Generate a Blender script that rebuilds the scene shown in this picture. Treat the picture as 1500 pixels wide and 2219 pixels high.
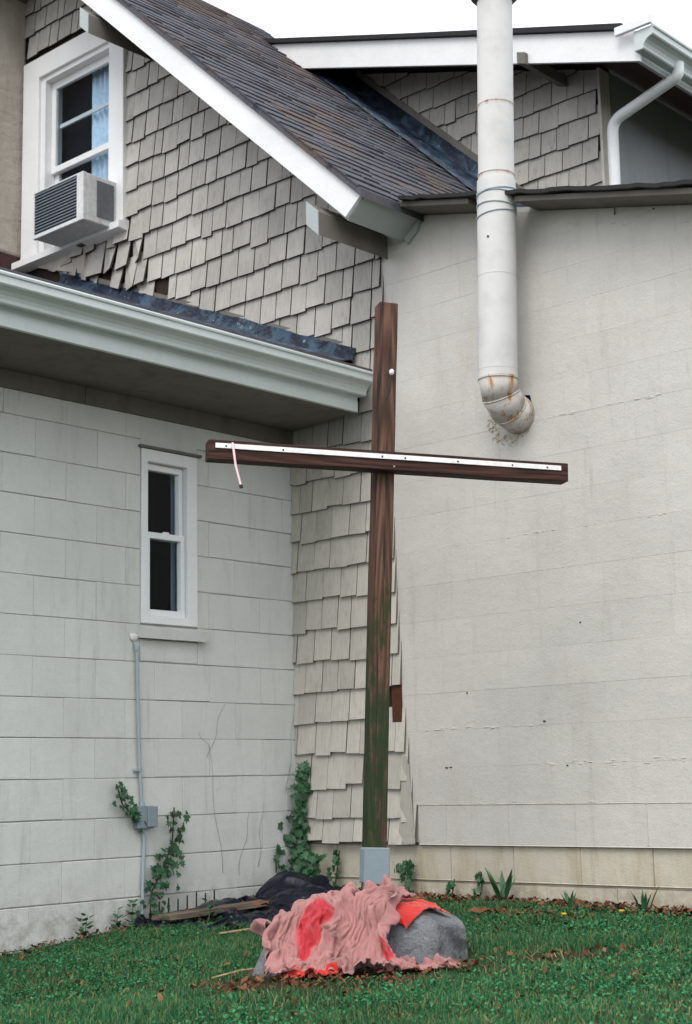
import bpy, bmesh, math, random
import numpy as np
from mathutils import Vector, Matrix, noise
S = bpy.context.scene
for o in list(bpy.data.objects): bpy.data.objects.remove(o)
random.seed(7); RNG = np.random.default_rng(7)
COL = S.collection

# ------------------------------------------------------------------ camera
cam = bpy.data.cameras.new('camera'); cam_o = bpy.data.objects.new('camera', cam); COL.objects.link(cam_o)
CR = Vector((0.7371, 0.6756, -0.0223)); CF = Vector((-0.6627, 0.7278, 0.1760))
CF.normalize(); CR = (CR - CF * CR.dot(CF)).normalized(); CU = CR.cross(CF)
m = Matrix((CR, CU, -CF)).transposed().to_4x4(); m.translation = Vector((6.395, -6.543, 1.2))
cam_o.matrix_world = m
cam.sensor_fit = 'HORIZONTAL'; cam.sensor_width = 24.0; cam.lens = 52.54
cam.clip_start = 0.05; cam.clip_end = 500
cam.dof.use_dof = True; cam.dof.focus_distance = 7.2; cam.dof.aperture_fstop = 4.5
S.camera = cam_o
S.render.resolution_x = 692; S.render.resolution_y = 1024

# ------------------------------------------------------------------ overcast sky and sun
SUN_EL, SUN_AZ = math.radians(50), Vector((0.42, -1.0))
w = bpy.data.worlds.new('World'); S.world = w; w.use_nodes = True
nt = w.node_tree; nt.nodes.clear()
out = nt.nodes.new('ShaderNodeOutputWorld'); bg = nt.nodes.new('ShaderNodeBackground')
sky = nt.nodes.new('ShaderNodeTexSky'); sky.sky_type = 'NISHITA'; sky.sun_disc = False
sky.sun_elevation = SUN_EL; sky.sun_rotation = math.atan2(SUN_AZ.x, SUN_AZ.y)
sky.air_density = 1.0; sky.dust_density = 4.0; sky.ozone_density = 1.0
mixc = nt.nodes.new('ShaderNodeMix'); mixc.data_type = 'RGBA'; mixc.inputs[0].default_value = 0.85
mixc.inputs[7].default_value = (12.0, 12.45, 13.1, 1)      # even cloud layer
nt.links.new(sky.outputs[0], mixc.inputs[6]); nt.links.new(mixc.outputs[2], bg.inputs[0])
bg.inputs[1].default_value = 0.10
nt.links.new(bg.outputs[0], out.inputs[0])
sl = bpy.data.lights.new('sun', 'SUN'); sl.energy = 1.1; sl.angle = math.radians(30); sl.color = (1, .97, .92)
so = bpy.data.objects.new('sun', sl); COL.objects.link(so)
sd = Vector((SUN_AZ.x, SUN_AZ.y, 0)).normalized() * math.cos(SUN_EL) + Vector((0, 0, math.sin(SUN_EL)))
so.rotation_euler = (-sd).to_track_quat('-Z', 'Y').to_euler(); so.location = (0, -10, 15)
S.view_settings.view_transform = 'Standard'; S.view_settings.look = 'None'
S.view_settings.gamma = 1.0; S.view_settings.exposure = 0.66; S.view_settings.use_curve_mapping = False
S.render.engine = 'CYCLES'

# ------------------------------------------------------------------ materials
MATS = {}
class N:
    """tiny node helper"""
    def __init__(s, name):
        s.m = bpy.data.materials.new(name); s.m.use_nodes = True; s.t = s.m.node_tree
        s.b = s.t.nodes['Principled BSDF']
    def n(s, typ, **kw):
        x = s.t.nodes.new(typ)
        for k, v in kw.items(): setattr(x, k, v)
        return x
    def l(s, a, b): s.t.links.new(a, b)
    def coord(s, kind='pos', scale=(1, 1, 1), rnd=False):
        if kind == 'pos': src = s.n('ShaderNodeNewGeometry').outputs['Position']
        else: src = s.n('ShaderNodeTexCoord').outputs['Object']
        mp = s.n('ShaderNodeMapping'); mp.inputs['Scale'].default_value = scale; s.l(src, mp.inputs[0])
        if rnd:
            oi = s.n('ShaderNodeObjectInfo'); mu = s.n('ShaderNodeMath', operation='MULTIPLY'); mu.inputs[1].default_value = 37
            s.l(oi.outputs['Random'], mu.inputs[0]); s.l(mu.outputs[0], mp.inputs['Location'])
        return mp.outputs[0]
    def noise(s, co, scale, detail=4, rough=.55, lo=None, hi=None, dist=0):
        x = s.n('ShaderNodeTexNoise'); x.inputs['Scale'].default_value = scale; x.inputs['Detail'].default_value = detail
        x.inputs['Roughness'].default_value = rough; x.inputs['Distortion'].default_value = dist
        s.l(co, x.inputs['Vector']); o = x.outputs['Fac']
        if lo is not None:
            r = s.n('ShaderNodeMapRange', interpolation_type='SMOOTHSTEP'); r.inputs[1].default_value = lo; r.inputs[2].default_value = hi
            s.l(o, r.inputs[0]); o = r.outputs[0]
        return o
    def mix(s, fac, a, b, blend='MIX'):
        x = s.n('ShaderNodeMix', data_type='RGBA', blend_type=blend)
        for i, v in ((0, fac), (6, a), (7, b)):
            if isinstance(v, (int, float)): x.inputs[i].default_value = v
            elif isinstance(v, (tuple, list)): x.inputs[i].default_value = (*v[:3], 1)
            else: s.l(v, x.inputs[i])
        return x.outputs[2]
    def math(s, op, a, b=None, clamp=False):
        x = s.n('ShaderNodeMath', operation=op, use_clamp=clamp)
        for i, v in ((0, a), (1, b)):
            if v is None: continue
            if isinstance(v, (int, float)): x.inputs[i].default_value = v
            else: s.l(v, x.inputs[i])
        return x.outputs[0]
    def objvar(s, col, amt):
        oi = s.n('ShaderNodeObjectInfo'); r = s.n('ShaderNodeMapRange'); r.inputs[3].default_value = 1 - amt; r.inputs[4].default_value = 1 + amt
        s.l(oi.outputs['Random'], r.inputs[0]); hs = s.n('ShaderNodeHueSaturation'); s.l(r.outputs[0], hs.inputs['Value']); s.l(col, hs.inputs['Color'])
        return hs.outputs[0]
    def bump(s, h, strength, dist=.01):
        b = s.n('ShaderNodeBump'); b.inputs['Strength'].default_value = strength; b.inputs['Distance'].default_value = dist
        s.l(h, b.inputs['Height'])
        prev = s.b.inputs['Normal']
        if prev.is_linked: s.l(prev.links[0].from_socket, b.inputs['Normal'])
        s.l(b.outputs[0], s.b.inputs['Normal'])
    def done(s, col, rough=.7, spec=.3, metal=0):
        if isinstance(col, (tuple, list)): s.b.inputs['Base Color'].default_value = (*col[:3], 1)
        else: s.l(col, s.b.inputs['Base Color'])
        if isinstance(rough, (int, float)): s.b.inputs['Roughness'].default_value = rough
        else: s.l(rough, s.b.inputs['Roughness'])
        s.b.inputs['Specular IOR Level'].default_value = spec; s.b.inputs['Metallic'].default_value = metal
        MATS[s.m.name] = s.m; return s.m

def mk_paint(name, c, stain, stain_lo=.52, stain_hi=.75, bumps=.35, rough=.75, fine=160, var=.03, chips=None, relief=0, splash=0):
    k = N(name); p = k.coord('pos'); ps = k.coord('pos', (1, 1, .22))
    col = k.mix(k.noise(p, 2.3, 5, .6, .35, .7), c, tuple(v * .92 for v in c))
    col = k.mix(k.math('MULTIPLY', k.noise(ps, 7, 6, .65, stain_lo, stain_hi), .55), col, stain)
    col = k.mix(k.math('MULTIPLY', k.noise(p, 55, 3, .6, .45, .8), .25), col, tuple(v * .72 for v in c))
    col = k.mix(k.math('MULTIPLY', k.noise(p, 420, 2, .5, .35, .65), .16), col, tuple(v * .5 for v in c))
    if splash:
        sx = k.n('ShaderNodeSeparateXYZ'); k.l(p, sx.inputs[0]); zr_ = k.n('ShaderNodeMapRange', interpolation_type='SMOOTHSTEP'); zr_.inputs[1].default_value = .80; zr_.inputs[2].default_value = .46; k.l(sx.outputs[2], zr_.inputs[0])
        col = k.mix(k.math('MULTIPLY', k.math('MULTIPLY', zr_.outputs[0], k.noise(p, 12, 6, .75, .35, .7)), splash), col, (.16, .12, .08))
        col = k.mix(k.math('MULTIPLY', k.noise(k.coord('pos', (1, 1, .09)), 9, 5, .7, .56, .72), .30), col, tuple(v * .62 for v in stain))
    if chips: col = k.mix(k.noise(p, 26, 5, .7, .70, .725), col, chips)
    col = k.objvar(col, var)
    k.bump(k.noise(p, fine, 4, .6), bumps, .004); k.bump(k.noise(p, 14, 4, .6), .25, .012)
    if relief: k.bump(k.noise(k.coord('pos', (1, 1, 1.8)), 6, 5, .55), relief, .03)
    return k.done(col, rough, .25)
mk_paint('block_paint', (.635, .65, .615), (.45, .46, .43), bumps=.6, relief=.10, splash=.55)
mk_paint('wall_paint', (.555, .534, .497), (.43, .40, .35), .50, .80, bumps=.55, fine=120, relief=.10, splash=.4)
mk_paint('foundation_paint', (.55, .51, .42), (.34, .26, .13), .42, .75, bumps=.6, fine=110, var=.05, splash=.8)
mk_paint('mortar', (.44, .45, .43), (.25, .25, .23), bumps=.4)
mk_paint('dark_mortar', (.30, .27, .23), (.12, .09, .06), bumps=.4)
mk_paint('white_paint', (.78, .78, .78), (.62, .61, .57), .60, .85, bumps=.12, rough=.5, fine=60)
mk_paint('trim_paint', (.38, .42, .415), (.29, .32, .31), .5, .8, bumps=.12, rough=.5, fine=60)
mk_paint('gutter_paint', (.55, .60, .585), (.36, .40, .38), .55, .9, bumps=.05, rough=.35, fine=40)
mk_paint('soffit_shade_paint', (.17, .155, .135), (.08, .065, .05), .45, .75, bumps=.4, rough=.8, fine=60, chips=(.16, .10, .07))  # base colour darkened to carry the shade under the eaves
mk_paint('soffit_pale', (.47, .43, .38), (.30, .26, .21), .45, .7, bumps=.4, chips=(.2, .15, .1))
mk_paint('vinyl', (.80, .82, .82), (.66, .68, .66), .6, .9, bumps=.04, rough=.35, fine=40)
mk_paint('stucco', (.40, .36, .305), (.24, .21, .175), .42, .72, bumps=1.0, rough=.9, fine=16, relief=.6)
mk_paint('red_brown', (.075, .038, .032), (.03, .018, .016), .45, .7, bumps=.3)
mk_paint('galvanised', (.34, .41, .44), (.27, .31, .32), .5, .8, bumps=.08, rough=.4, fine=60)
mk_paint('box_metal', (.235, .295, .325), (.17, .21, .23), .5, .8, bumps=.08, rough=.45, fine=60)
mk_paint('side_shade_paint', (.27, .285, .30), (.17, .18, .19), .5, .8)  # darker grey puts the overhang's shadow into the side wall colour
mk_paint('caulk', (.75, .74, .70), (.5, .45, .4), .5, .8, bumps=.6, fine=80)
mk_paint('black_plastic_parts', (.02, .02, .022), (.05, .05, .05), .5, .8, bumps=.1, rough=.5)

def mk_shingle(name, c, dark, lightc):
    k = N(name); p = k.coord('obj', (1, 1, 1), True); pg = k.coord('obj', (26, 26, 1.6), True); pw = k.coord('pos')
    col = k.mix(k.noise(pg, 3, 5, .65, .3, .75), c, tuple(v * .80 for v in c))
    col = k.mix(k.math('MULTIPLY', k.noise(pw, 2.2, 4, .6, .45, .7), .55), col, lightc)
    col = k.mix(k.math('MULTIPLY', k.noise(k.coord('obj', (14, 14, 2.2), True), 2.0, 6, .75, .54, .76), .8), col, dark)
    col = k.mix(k.math('MULTIPLY', k.noise(pw, 40, 4, .7, .64, .74), .75), col, dark)
    col = k.mix(k.math('MULTIPLY', k.noise(pw, 9, 5, .75, .52, .72), .45), col, tuple(v * .62 for v in c))
    col = k.mix(k.math('MULTIPLY', k.noise(pw, 420, 2, .5, .35, .65), .16), col, tuple(v * .5 for v in c))
    col = k.objvar(col, .12)
    k.bump(k.noise(pg, 3.2, 5, .7), .45, .006); k.bump(k.noise(pw, 120, 3, .6), .2, .003)
    return k.done(col, .8, .2)
mk_shingle('cedar_shingle', (.43, .41, .375), (.17, .15, .125), (.53, .51, .475))
mk_shingle('cedar_shingle_low', (.50, .475, .42), (.27, .24, .20), (.55, .525, .47))
mk_shingle('shingle_edge', (.060, .048, .038), (.025, .02, .016), (.085, .07, .058))
mk_shingle('shingle_edge_low', (.17, .15, .125), (.07, .06, .05), (.24, .22, .19))
mk_shingle('sheathing', (.030, .020, .016), (.014, .011, .010), (.05, .030, .022))
mk_shingle('rusty_board', (.085, .032, .018), (.03, .018, .016), (.12, .05, .03))

def mk_wood(name, c1, c2, dark, moss=None, axis=2):
    k = N(name); sc = [22, 22, 22]; sc[axis] = .9; p = k.coord('obj', tuple(sc)); po = k.coord('obj')
    g = k.noise(p, 1.6, 6, .7, .32, .70, .6)
    col = k.mix(g, c1, c2)
    sc2 = [60, 60, 60]; sc2[axis] = 1.1
    col = k.mix(k.noise(k.coord('obj', tuple(sc2)), 1.3, 3, .6, .60, .66), col, dark)
    # cathedral grain
    wv = k.n('ShaderNodeTexWave', wave_type='RINGS', rings_direction='Y'); wv.inputs['Scale'].default_value = 2.1; wv.inputs['Distortion'].default_value = 5.5
    wv.inputs['Detail'].default_value = 3; wv.inputs['Detail Scale'].default_value = .8
    sc3 = [9, 9, 9]; sc3[axis] = .55; k.l(k.coord('obj', tuple(sc3)), wv.inputs['Vector'])
    col = k.mix(k.math('MULTIPLY', wv.outputs['Fac'], .62), col, dark)
    col = k.mix(k.noise(po, 9, 4, .6, .68, .74), col, tuple(v * .35 for v in c2))
    if moss:
        mc, z0, z1 = moss
        pos = k.n('ShaderNodeNewGeometry').outputs['Position']; sx = k.n('ShaderNodeSeparateXYZ'); k.l(pos, sx.inputs[0])
        r = k.n('ShaderNodeMapRange'); r.inputs[1].default_value = z0; r.inputs[2].default_value = z1; k.l(sx.outputs[2], r.inputs[0])
        sm = [5, 5, 5]; sm[axis] = 1.6
        msk = k.math('ADD', k.math('MULTIPLY', r.outputs[0], .34), k.noise(k.coord('obj', tuple(sm)), 2.4, 7, .75))
        mr = k.n('ShaderNodeMapRange', interpolation_type='SMOOTHSTEP'); mr.inputs[1].default_value = .66; mr.inputs[2].default_value = .84; k.l(msk, mr.inputs[0])
        col = k.mix(k.math('MULTIPLY', mr.outputs[0], .85), col, mc)
    k.bump(g, .5, .004); k.bump(k.noise(po, 150, 3, .6), .25, .003)
    return k.done(col, .78, .25)
mk_wood('post_wood', (.165, .085, .055), (.055, .029, .022), (.020, .012, .010), ((.008, .032, .009), 2.9, 1.3), 2)
mk_wood('beam_wood', (.085, .036, .024), (.036, .015, .012), (.014, .007, .006), ((.018, .026, .012), 2.2, 1.2), 0)
mk_wood('grey_board', (.20, .16, .12), (.11, .085, .065), (.04, .03, .022), None, 0)
mk_wood('stick_wood', (.46, .36, .20), (.34, .25, .12), (.2, .14, .07), None, 0)

def simple(name, c, rough=.6, spec=.3, metal=0, var=.0, nz=None):
    k = N(name); p = k.coord('pos')
    col = k.mix(k.noise(p, nz or 30, 4, .6, .3, .7), c, tuple(v * .8 for v in c))
    if var: col = k.objvar(col, var)
    k.bump(k.noise(p, 90, 3), .15, .003)
    return k.done(col, rough, spec, metal)
simple('led_white', (.90, .90, .89), .4)
simple('screw_dark', (.05, .04, .035), .5)
simple('pink_plastic', (.72, .52, .53), .4)
simple('ac_metal', (.60, .60, .60), .45)
simple('ac_side_panel', (.13, .14, .15), .5)
simple('ac_coil', (.03, .035, .045), .5)
simple('ac_slat', (.13, .15, .18), .45, .4)
simple('curtain_blue', (.66, .80, .94), .9, .1)
simple('interior_dark', (.006, .007, .013), .9, .1)
simple('tar_edge', (.018, .017, .018), .75)
simple('leaf_green', (.020, .085, .030), .45, .4, 0, .35, 60)
simple('stem_brown', (.06, .04, .025), .8)
simple('dry_stem', (.20, .17, .14), .85)
simple('weed_green', (.035, .12, .05), .5, .35, 0, .3, 60)
simple('yellow_petal', (.75, .50, .02), .6)

# asphalt roofing, cool grey with brown patches
def mk_roof():
    k = N('asphalt_roof'); p = k.coord('pos')
    col = k.mix(k.noise(p, 90, 4, .8, .35, .65), (.066, .069, .083), (.108, .107, .120))
    col = k.mix(k.noise(p, 1.6, 4, .6, .46, .70), col, (.115, .086, .076))
    col = k.mix(k.noise(p, 5, 4, .7, .55, .75), col, (.030, .028, .034)); k.bump(k.noise(p, 220, 3, .7), .6, .004); return k.done(col, .9, .15)
mk_roof()
def mk_flash():
    k = N('tar_flashing'); p = k.coord('pos')
    col = k.mix(k.noise(p, 9, 5, .7, .45, .62), (.012, .018, .035), (.045, .085, .13))
    col = k.mix(k.noise(p, 14, 4, .7, .62, .68), col, (.17, .26, .32))
    k.bump(k.noise(p, 18, 5, .7), .9, .02); return k.done(col, .38, .5)
mk_flash()
# vent pipe: grey-white paint with rust runs below each seam
def mk_pipe(name='pipe_paint', seams=(3.30, 4.43, 4.83), c=(.61, .60, .585)):
    k = N(name); p = k.coord('pos'); sx = k.n('ShaderNodeSeparateXYZ'); k.l(p, sx.inputs[0])
    col = k.mix(k.noise(p, 6, 5, .6, .4, .75), c, tuple(v * .84 for v in c))
    nz = k.noise(k.coord('pos', (1, 1, .12)), 26, 4, .7, .50, .66); rust = None
    for z in seams:
        d = k.math('SUBTRACT', z + .004, sx.outputs[2])
        band = k.math('MULTIPLY', k.math('GREATER_THAN', d, 0.0), k.math('SUBTRACT', 1.0, k.math('DIVIDE', d, .030 if z > 3.5 else .17), True), True)
        rust = band if rust is None else k.math('MAXIMUM', rust, band)
    # streak on the elbow
    col = k.mix(k.math('MULTIPLY', k.math('MULTIPLY', rust, k.math('ADD', nz, .25)), 1.0, True), col, (.36, .18, .055))
    k.bump(k.noise(p, 50, 4), .12, .004); return k.done(col, .7, .15)
mk_pipe(); mk_pipe('elbow_paint', (3.30, 3.20, 3.12), (.56, .57, .56))
# granite
def mk_rock():
    k = N('granite'); p = k.coord('pos')
    col = k.mix(k.noise(p, 7, 5, .7, .35, .7), (.190, .195, .205), (.105, .11, .122))
    col = k.mix(k.math('MULTIPLY', k.noise(p, 120, 4, .75, .50, .70), .55), col, (.30, .30, .31)); col = k.mix(k.math('MULTIPLY', k.noise(p, 170, 3, .7, .55, .68), .7), col, (.035, .036, .042)); col = k.mix(k.noise(p, 16, 5, .75, .62, .70), col, (.27, .265, .25)); col = k.mix(k.noise(p, 5, 4, .6, .56, .72), col, (.055, .055, .055))
    k.bump(k.noise(p, 40, 6, .7), .7, .012); k.bump(k.noise(p, 12, 4, .6), .5, .03); return k.done(col, .75, .35)
mk_rock()
def mk_cloth(name, pink, red, amount, streaks=()):
    k = N(name); at = k.n('ShaderNodeUVMap'); uv = at.outputs[0]
    sc = k.n('ShaderNodeMapping'); k.l(uv, sc.inputs[0]); v = sc.outputs[0]
    col = k.mix(k.noise(v, 3.2, 5, .6, .35, .7), pink, tuple(x * .72 for x in pink))
    col = k.mix(k.noise(v, 2.3, 3, .5, *amount), col, red)
    for (cu, cv, ru_, rv_, rot_) in streaks:
        mp = k.n('ShaderNodeMapping', vector_type='TEXTURE'); mp.inputs['Location'].default_value = (cu, cv, 0); mp.inputs['Rotation'].default_value = (0, 0, math.radians(rot_)); mp.inputs['Scale'].default_value = (ru_, rv_, 1); k.l(v, mp.inputs[0])
        ln = k.n('ShaderNodeVectorMath', operation='LENGTH'); k.l(mp.outputs[0], ln.inputs[0]); nz = k.noise(v, 9, 4, .6)
        rr = k.n('ShaderNodeMapRange', interpolation_type='SMOOTHSTEP'); rr.inputs[1].default_value = 1.15; rr.inputs[2].default_value = .75; k.l(k.math('ADD', ln.outputs['Value'], k.math('MULTIPLY', k.math('SUBTRACT', nz, .5), 1.1)), rr.inputs[0])
        col = k.mix(rr.outputs[0], col, red)
    col = k.mix(k.math('MULTIPLY', k.noise(v, 13, 6, .78, .50, .74), .60), col, (.17, .095, .075))
    wv = k.n('ShaderNodeTexWave'); wv.inputs['Scale'].default_value = 130; k.l(v, wv.inputs['Vector'])
    k.bump(k.noise(v, 60, 4, .6), .5, .004); k.bump(wv.outputs['Fac'], .15, .002)
    k.b.inputs['Sheen Weight'].default_value = .25; return k.done(col, .9, .1)
mk_cloth('faded_cloth', (.385, .18, .168), (.44, .028, .040), (.66, .72), ((.25, .27, .06, .20, -14), (.66, .10, .04, .07, 20)))
mk_cloth('red_cloth', (.50, .028, .022), (.58, .045, .02), (.4, .6))
def mk_plastic():
    k = N('black_sheet'); p = k.coord('pos')
    col = k.mix(k.noise(p, 11, 5, .7, .5, .75), (.005, .006, .014), (.012, .016, .036)); k.bump(k.noise(p, 22, 3, .5), .25, .010)
    return k.done(col, .36, .22)
mk_plastic()
def mk_leaf(name, cols):
    k = N(name); p = k.coord('pos'); ge = k.n('ShaderNodeNewGeometry'); ra = k.n('ShaderNodeValToRGB'); ra.color_ramp.interpolation = 'CONSTANT' if len(cols) > 6 else 'LINEAR'
    e = ra.color_ramp.elements
    while len(e) < len(cols): e.new(.5)
    for i, c in enumerate(cols): e[i].position = i / max(1, len(cols) - 1); e[i].color = (*c, 1)
    k.l(ge.outputs['Random Per Island'], ra.inputs[0])
    col = k.mix(k.noise(p, 1.1, 4, .6, .35, .7), ra.outputs[0], (.75, .75, .75), 'MULTIPLY')
    k.b.inputs['Subsurface Weight'].default_value = 0
    return k.done(col, .7, .12)
mk_leaf('grass_blade', [(.014, .105, .042), (.026, .150, .060), (.050, .185, .065), (.018, .125, .070), (.095, .19, .060), (.32, .26, .12)])
mk_leaf('clover_green', [(.016, .14, .060), (.03, .19, .075), (.07, .24, .09)])
mk_leaf('dead_leaf', [(.10, .035, .018), (.18, .07, .03), (.26, .12, .06), (.07, .03, .02), (.15, .05, .035)])
mk_leaf('straw', [(.42, .33, .17), (.30, .21, .10), (.20, .13, .07)])
def mk_ground():
    k = N('soil'); p = k.coord('pos')
    col = k.mix(k.noise(p, 3, 5, .6, .42, .62), (.016, .050, .018), (.050, .034, .020)); col = k.mix(k.noise(p, 45, 4, .7, .5, .7), col, (.10, .065, .035))
    k.bump(k.noise(p, 60, 5, .7), .8, .02); return k.done(col, .95, .1)
mk_ground()
def mk_glass():
    k = N('window_glass'); t = k.t; tr = k.n('ShaderNodeBsdfTransparent'); gl = k.n('ShaderNodeBsdfGlossy'); gl.inputs['Roughness'].default_value = .02
    lw_ = k.n('ShaderNodeLayerWeight'); fr = k.math('ADD', .011, k.math('MULTIPLY', k.math('POWER', lw_.outputs['Facing'], 5.0), .6)); mx = k.n('ShaderNodeMixShader')
    tr.inputs[0].default_value = (.90, .94, .96, 1)
    k.l(fr, mx.inputs[0]); k.l(tr.outputs[0], mx.inputs[1]); k.l(gl.outputs[0], mx.inputs[2])
    k.l(mx.outputs[0], t.nodes['Material Output'].inputs[0]); MATS['window_glass'] = k.m
mk_glass()

# ------------------------------------------------------------------ object helpers
WLOC = {}
def _link(o, parent, loc):
    COL.objects.link(o); o.location = loc; WLOC[o.name] = Vector(loc)
    if parent is not None:
        o.parent = parent
        if parent.name in ROTATED: o.matrix_parent_inverse = ROTATED[parent.name].inverted()
        else: o.matrix_parent_inverse = Matrix.Translation(-WLOC[parent.name])
ROTATED = {}
def mesh(name, verts, faces, mat, parent=None, smooth=False, uv=None, center=True):
    V = np.asarray(verts, dtype=float).reshape(-1, 3)
    c = (V.min(0) + V.max(0)) / 2 if center else np.zeros(3)
    me = bpy.data.meshes.new(name); me.from_pydata((V - c).tolist(), [], [tuple(f) for f in faces]); me.update()
    me.materials.append(MATS[mat])
    if smooth: me.polygons.foreach_set('use_smooth', [True] * len(me.polygons))
    if uv is not None:
        ul = me.uv_layers.new(name='UVMap'); li = np.empty(len(me.loops), dtype=np.int32); me.loops.foreach_get('vertex_index', li)
        ul.data.foreach_set('uv', np.asarray(uv)[li].astype(np.float32).ravel())
    o = bpy.data.objects.new(name, me); _link(o, parent, Vector(c)); return o
def thing(name, label, cat, loc=(0, 0, 0), group=None):
    o = bpy.data.objects.new(name, None); o.empty_display_size = .1; _link(o, None, Vector(loc)); return tag(o, label, cat, group)
def tag(o, label, cat=None, group=None, kind=None):
    if label: o['label'] = label
    if cat: o['category'] = cat
    if group: o['group'] = group
    if kind: o['kind'] = kind
    return o
BF = [(0, 3, 2, 1), (4, 5, 6, 7), (0, 1, 5, 4), (1, 2, 6, 5), (2, 3, 7, 6), (3, 0, 4, 7)]
def hexa(p): return [tuple(x) for x in p], BF
def fixn(o):
    b = bmesh.new(); b.from_mesh(o.data); bmesh.ops.recalc_face_normals(b, faces=b.faces); b.to_mesh(o.data); b.free(); return o
def box(name, x, y, z, mat, parent=None, bev=0.0, seg=1):
    v = [(x[i], y[j], z[k]) for k in (0, 1) for i, j in ((0, 0), (1, 0), (1, 1), (0, 1))]
    o = mesh(name, v, BF, mat, parent)
    if bev: bevel(o, bev, seg)
    return o
def bevel(o, bev, seg=1):
    b = bmesh.new(); b.from_mesh(o.data); bmesh.ops.recalc_face_normals(b, faces=b.faces)
    bmesh.ops.bevel(b, geom=b.edges[:], offset=bev, segments=seg, profile=.5, affect='EDGES', clamp_overlap=True); b.to_mesh(o.data); b.free()
    return o
def prism(name, poly, vec, mat, parent=None, smooth=False):
    """poly: list of 3-d points, extruded by vec"""
    n = len(poly); v = [Vector(p) for p in poly] + [Vector(p) + Vector(vec) for p in poly]
    f = [tuple(range(n)), tuple(range(2 * n - 1, n - 1, -1))] + [(i, i + n, (i + 1) % n + n, (i + 1) % n) for i in range(n)]
    return fixn(mesh(name, [tuple(p) for p in v], f, mat, parent, smooth))
def tube_data(path, rad, seg=12, cap=True):
    P = [Vector(p) for p in path]; n = len(P); R = rad if isinstance(rad, (list, tuple)) else [rad] * n
    V = []; F = []; prev = None
    for i in range(n):
        t = (P[min(i + 1, n - 1)] - P[max(i - 1, 0)]).normalized()
        if prev is None: u = t.orthogonal().normalized()
        else: u = (prev - t * prev.dot(t)).normalized()
        prev = u; b = t.cross(u)
        for k in range(seg):
            a = 2 * math.pi * k / seg; V.append(tuple(P[i] + (u * math.cos(a) + b * math.sin(a)) * R[i]))
    for i in range(n - 1):
        for k in range(seg): F.append((i * seg + k, i * seg + (k + 1) % seg, (i + 1) * seg + (k + 1) % seg, (i + 1) * seg + k))
    if cap:  # caps on their own vertices keep the side shading clean
        b0 = len(V); V += V[:seg] + V[(n - 1) * seg:n * seg]; F.append(tuple(b0 + k for k in range(seg - 1, -1, -1))); F.append(tuple(b0 + seg + k for k in range(seg)))
    return V, F
def tube(name, path, rad, mat, parent=None, seg=12, smooth=True):
    V, F = tube_data(path, rad, seg); o = mesh(name, V, F, mat, parent, smooth)
    if smooth and len(F) > seg:  # flat caps
        o.data.polygons[len(F) - 1].use_smooth = False; o.data.polygons[len(F) - 2].use_smooth = False
    return o
def clip(poly, a, b, c):
    """keep points of a 2-d polygon with a*x + b*z <= c"""
    r = []
    for i in range(len(poly)):
        p, q = poly[i], poly[(i + 1) % len(poly)]; dp = a * p[0] + b * p[1] - c; dq = a * q[0] + b * q[1] - c
        if dp <= 0: r.append(p)
        if dp * dq < 0: t = dp / (dp - dq); r.append((p[0] + (q[0] - p[0]) * t, p[1] + (q[1] - p[1]) * t))
    return r
def area(p): return abs(sum(p[i][0] * p[(i + 1) % len(p)][1] - p[(i + 1) % len(p)][0] * p[i][1] for i in range(len(p)))) / 2 if len(p) > 2 else 0

# ------------------------------------------------------------------ ground
def gz(x, y):
    yy = min(max(y, -9.0), 0.6)
    return .578 + .075 * yy + .010 * math.sin(1.7 * x + .6) * math.cos(1.3 * y) + .006 * math.sin(4.1 * x - 2.2 * y)
def build_ground():
    xs = sorted(set([-60, -30, -12] + [round(-4 + .14 * i, 3) for i in range(100)] + [14, 30, 60]))
    ys = sorted(set([-60, -30, -14] + [round(-10 + .14 * i, 3) for i in range(78)] + [2, 10, 30, 60]))
    V = [(x, y, gz(x, y)) for y in ys for x in xs]; nx = len(xs)
    F = [(j * nx + i, j * nx + i + 1, (j + 1) * nx + i + 1, (j + 1) * nx + i) for j in range(len(ys) - 1) for i in range(nx - 1)]
    o = mesh('ground', V, F, 'soil', smooth=True, center=False); tag(o, 'sloping soil under the lawn', None, kind='structure')
build_ground()

# ------------------------------------------------------------------ shingled gable house
RX, RZ, RS = 1.102, 4.489, -.935                 # rake: top edge point and slope
def zroof(x): return RZ + RS * (x - RX) if x > -2.4 else RZ + RS * (-2.4 - RX) - RS * -1 * 0 + (-RS) * -1 * (-2.4 - x)
house = thing('gable_house', 'taupe cedar shingled gable house with dark roof and white rake board', 'house', (-.9, 0, .6))
SX = [(.86, .925), (1.3, .88), (1.78, .845), (2.49, .826), (4.4, .772), (5, .765)]
def xright(z):
    for (z0, x0), (z1, x1) in zip(SX, SX[1:]):
        if z <= z1: return x0 + (x1 - x0) * max(0, (z - z0)) / (z1 - z0)
    return SX[-1][1]
# wall core, gable shaped
HX0, HX1, HZ0, HZ1 = -2.60, -1.75, 5.12, 6.58
for pl in ([(-5.6, .87), (HX0, .87), (HX0, 7.4), (-2.8, 7.3), (-5.6, zroof(-5.6) - .10)], [(HX1, .87), (.77, .87), (.77, zroof(.77) - .10), (HX1, zroof(HX1) - .10)], [(HX0, .87), (HX1, .87), (HX1, HZ0), (HX0, HZ0)], [(HX0, HZ1), (HX1, HZ1), (HX1, zroof(HX1) - .1), (-2.4, zroof(-2.4) - .1), (HX0, 7.4)]):
    prism('wall', [(p[0], 0, p[1]) for p in pl], (0, .15, 0), 'sheathing', house)
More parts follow.
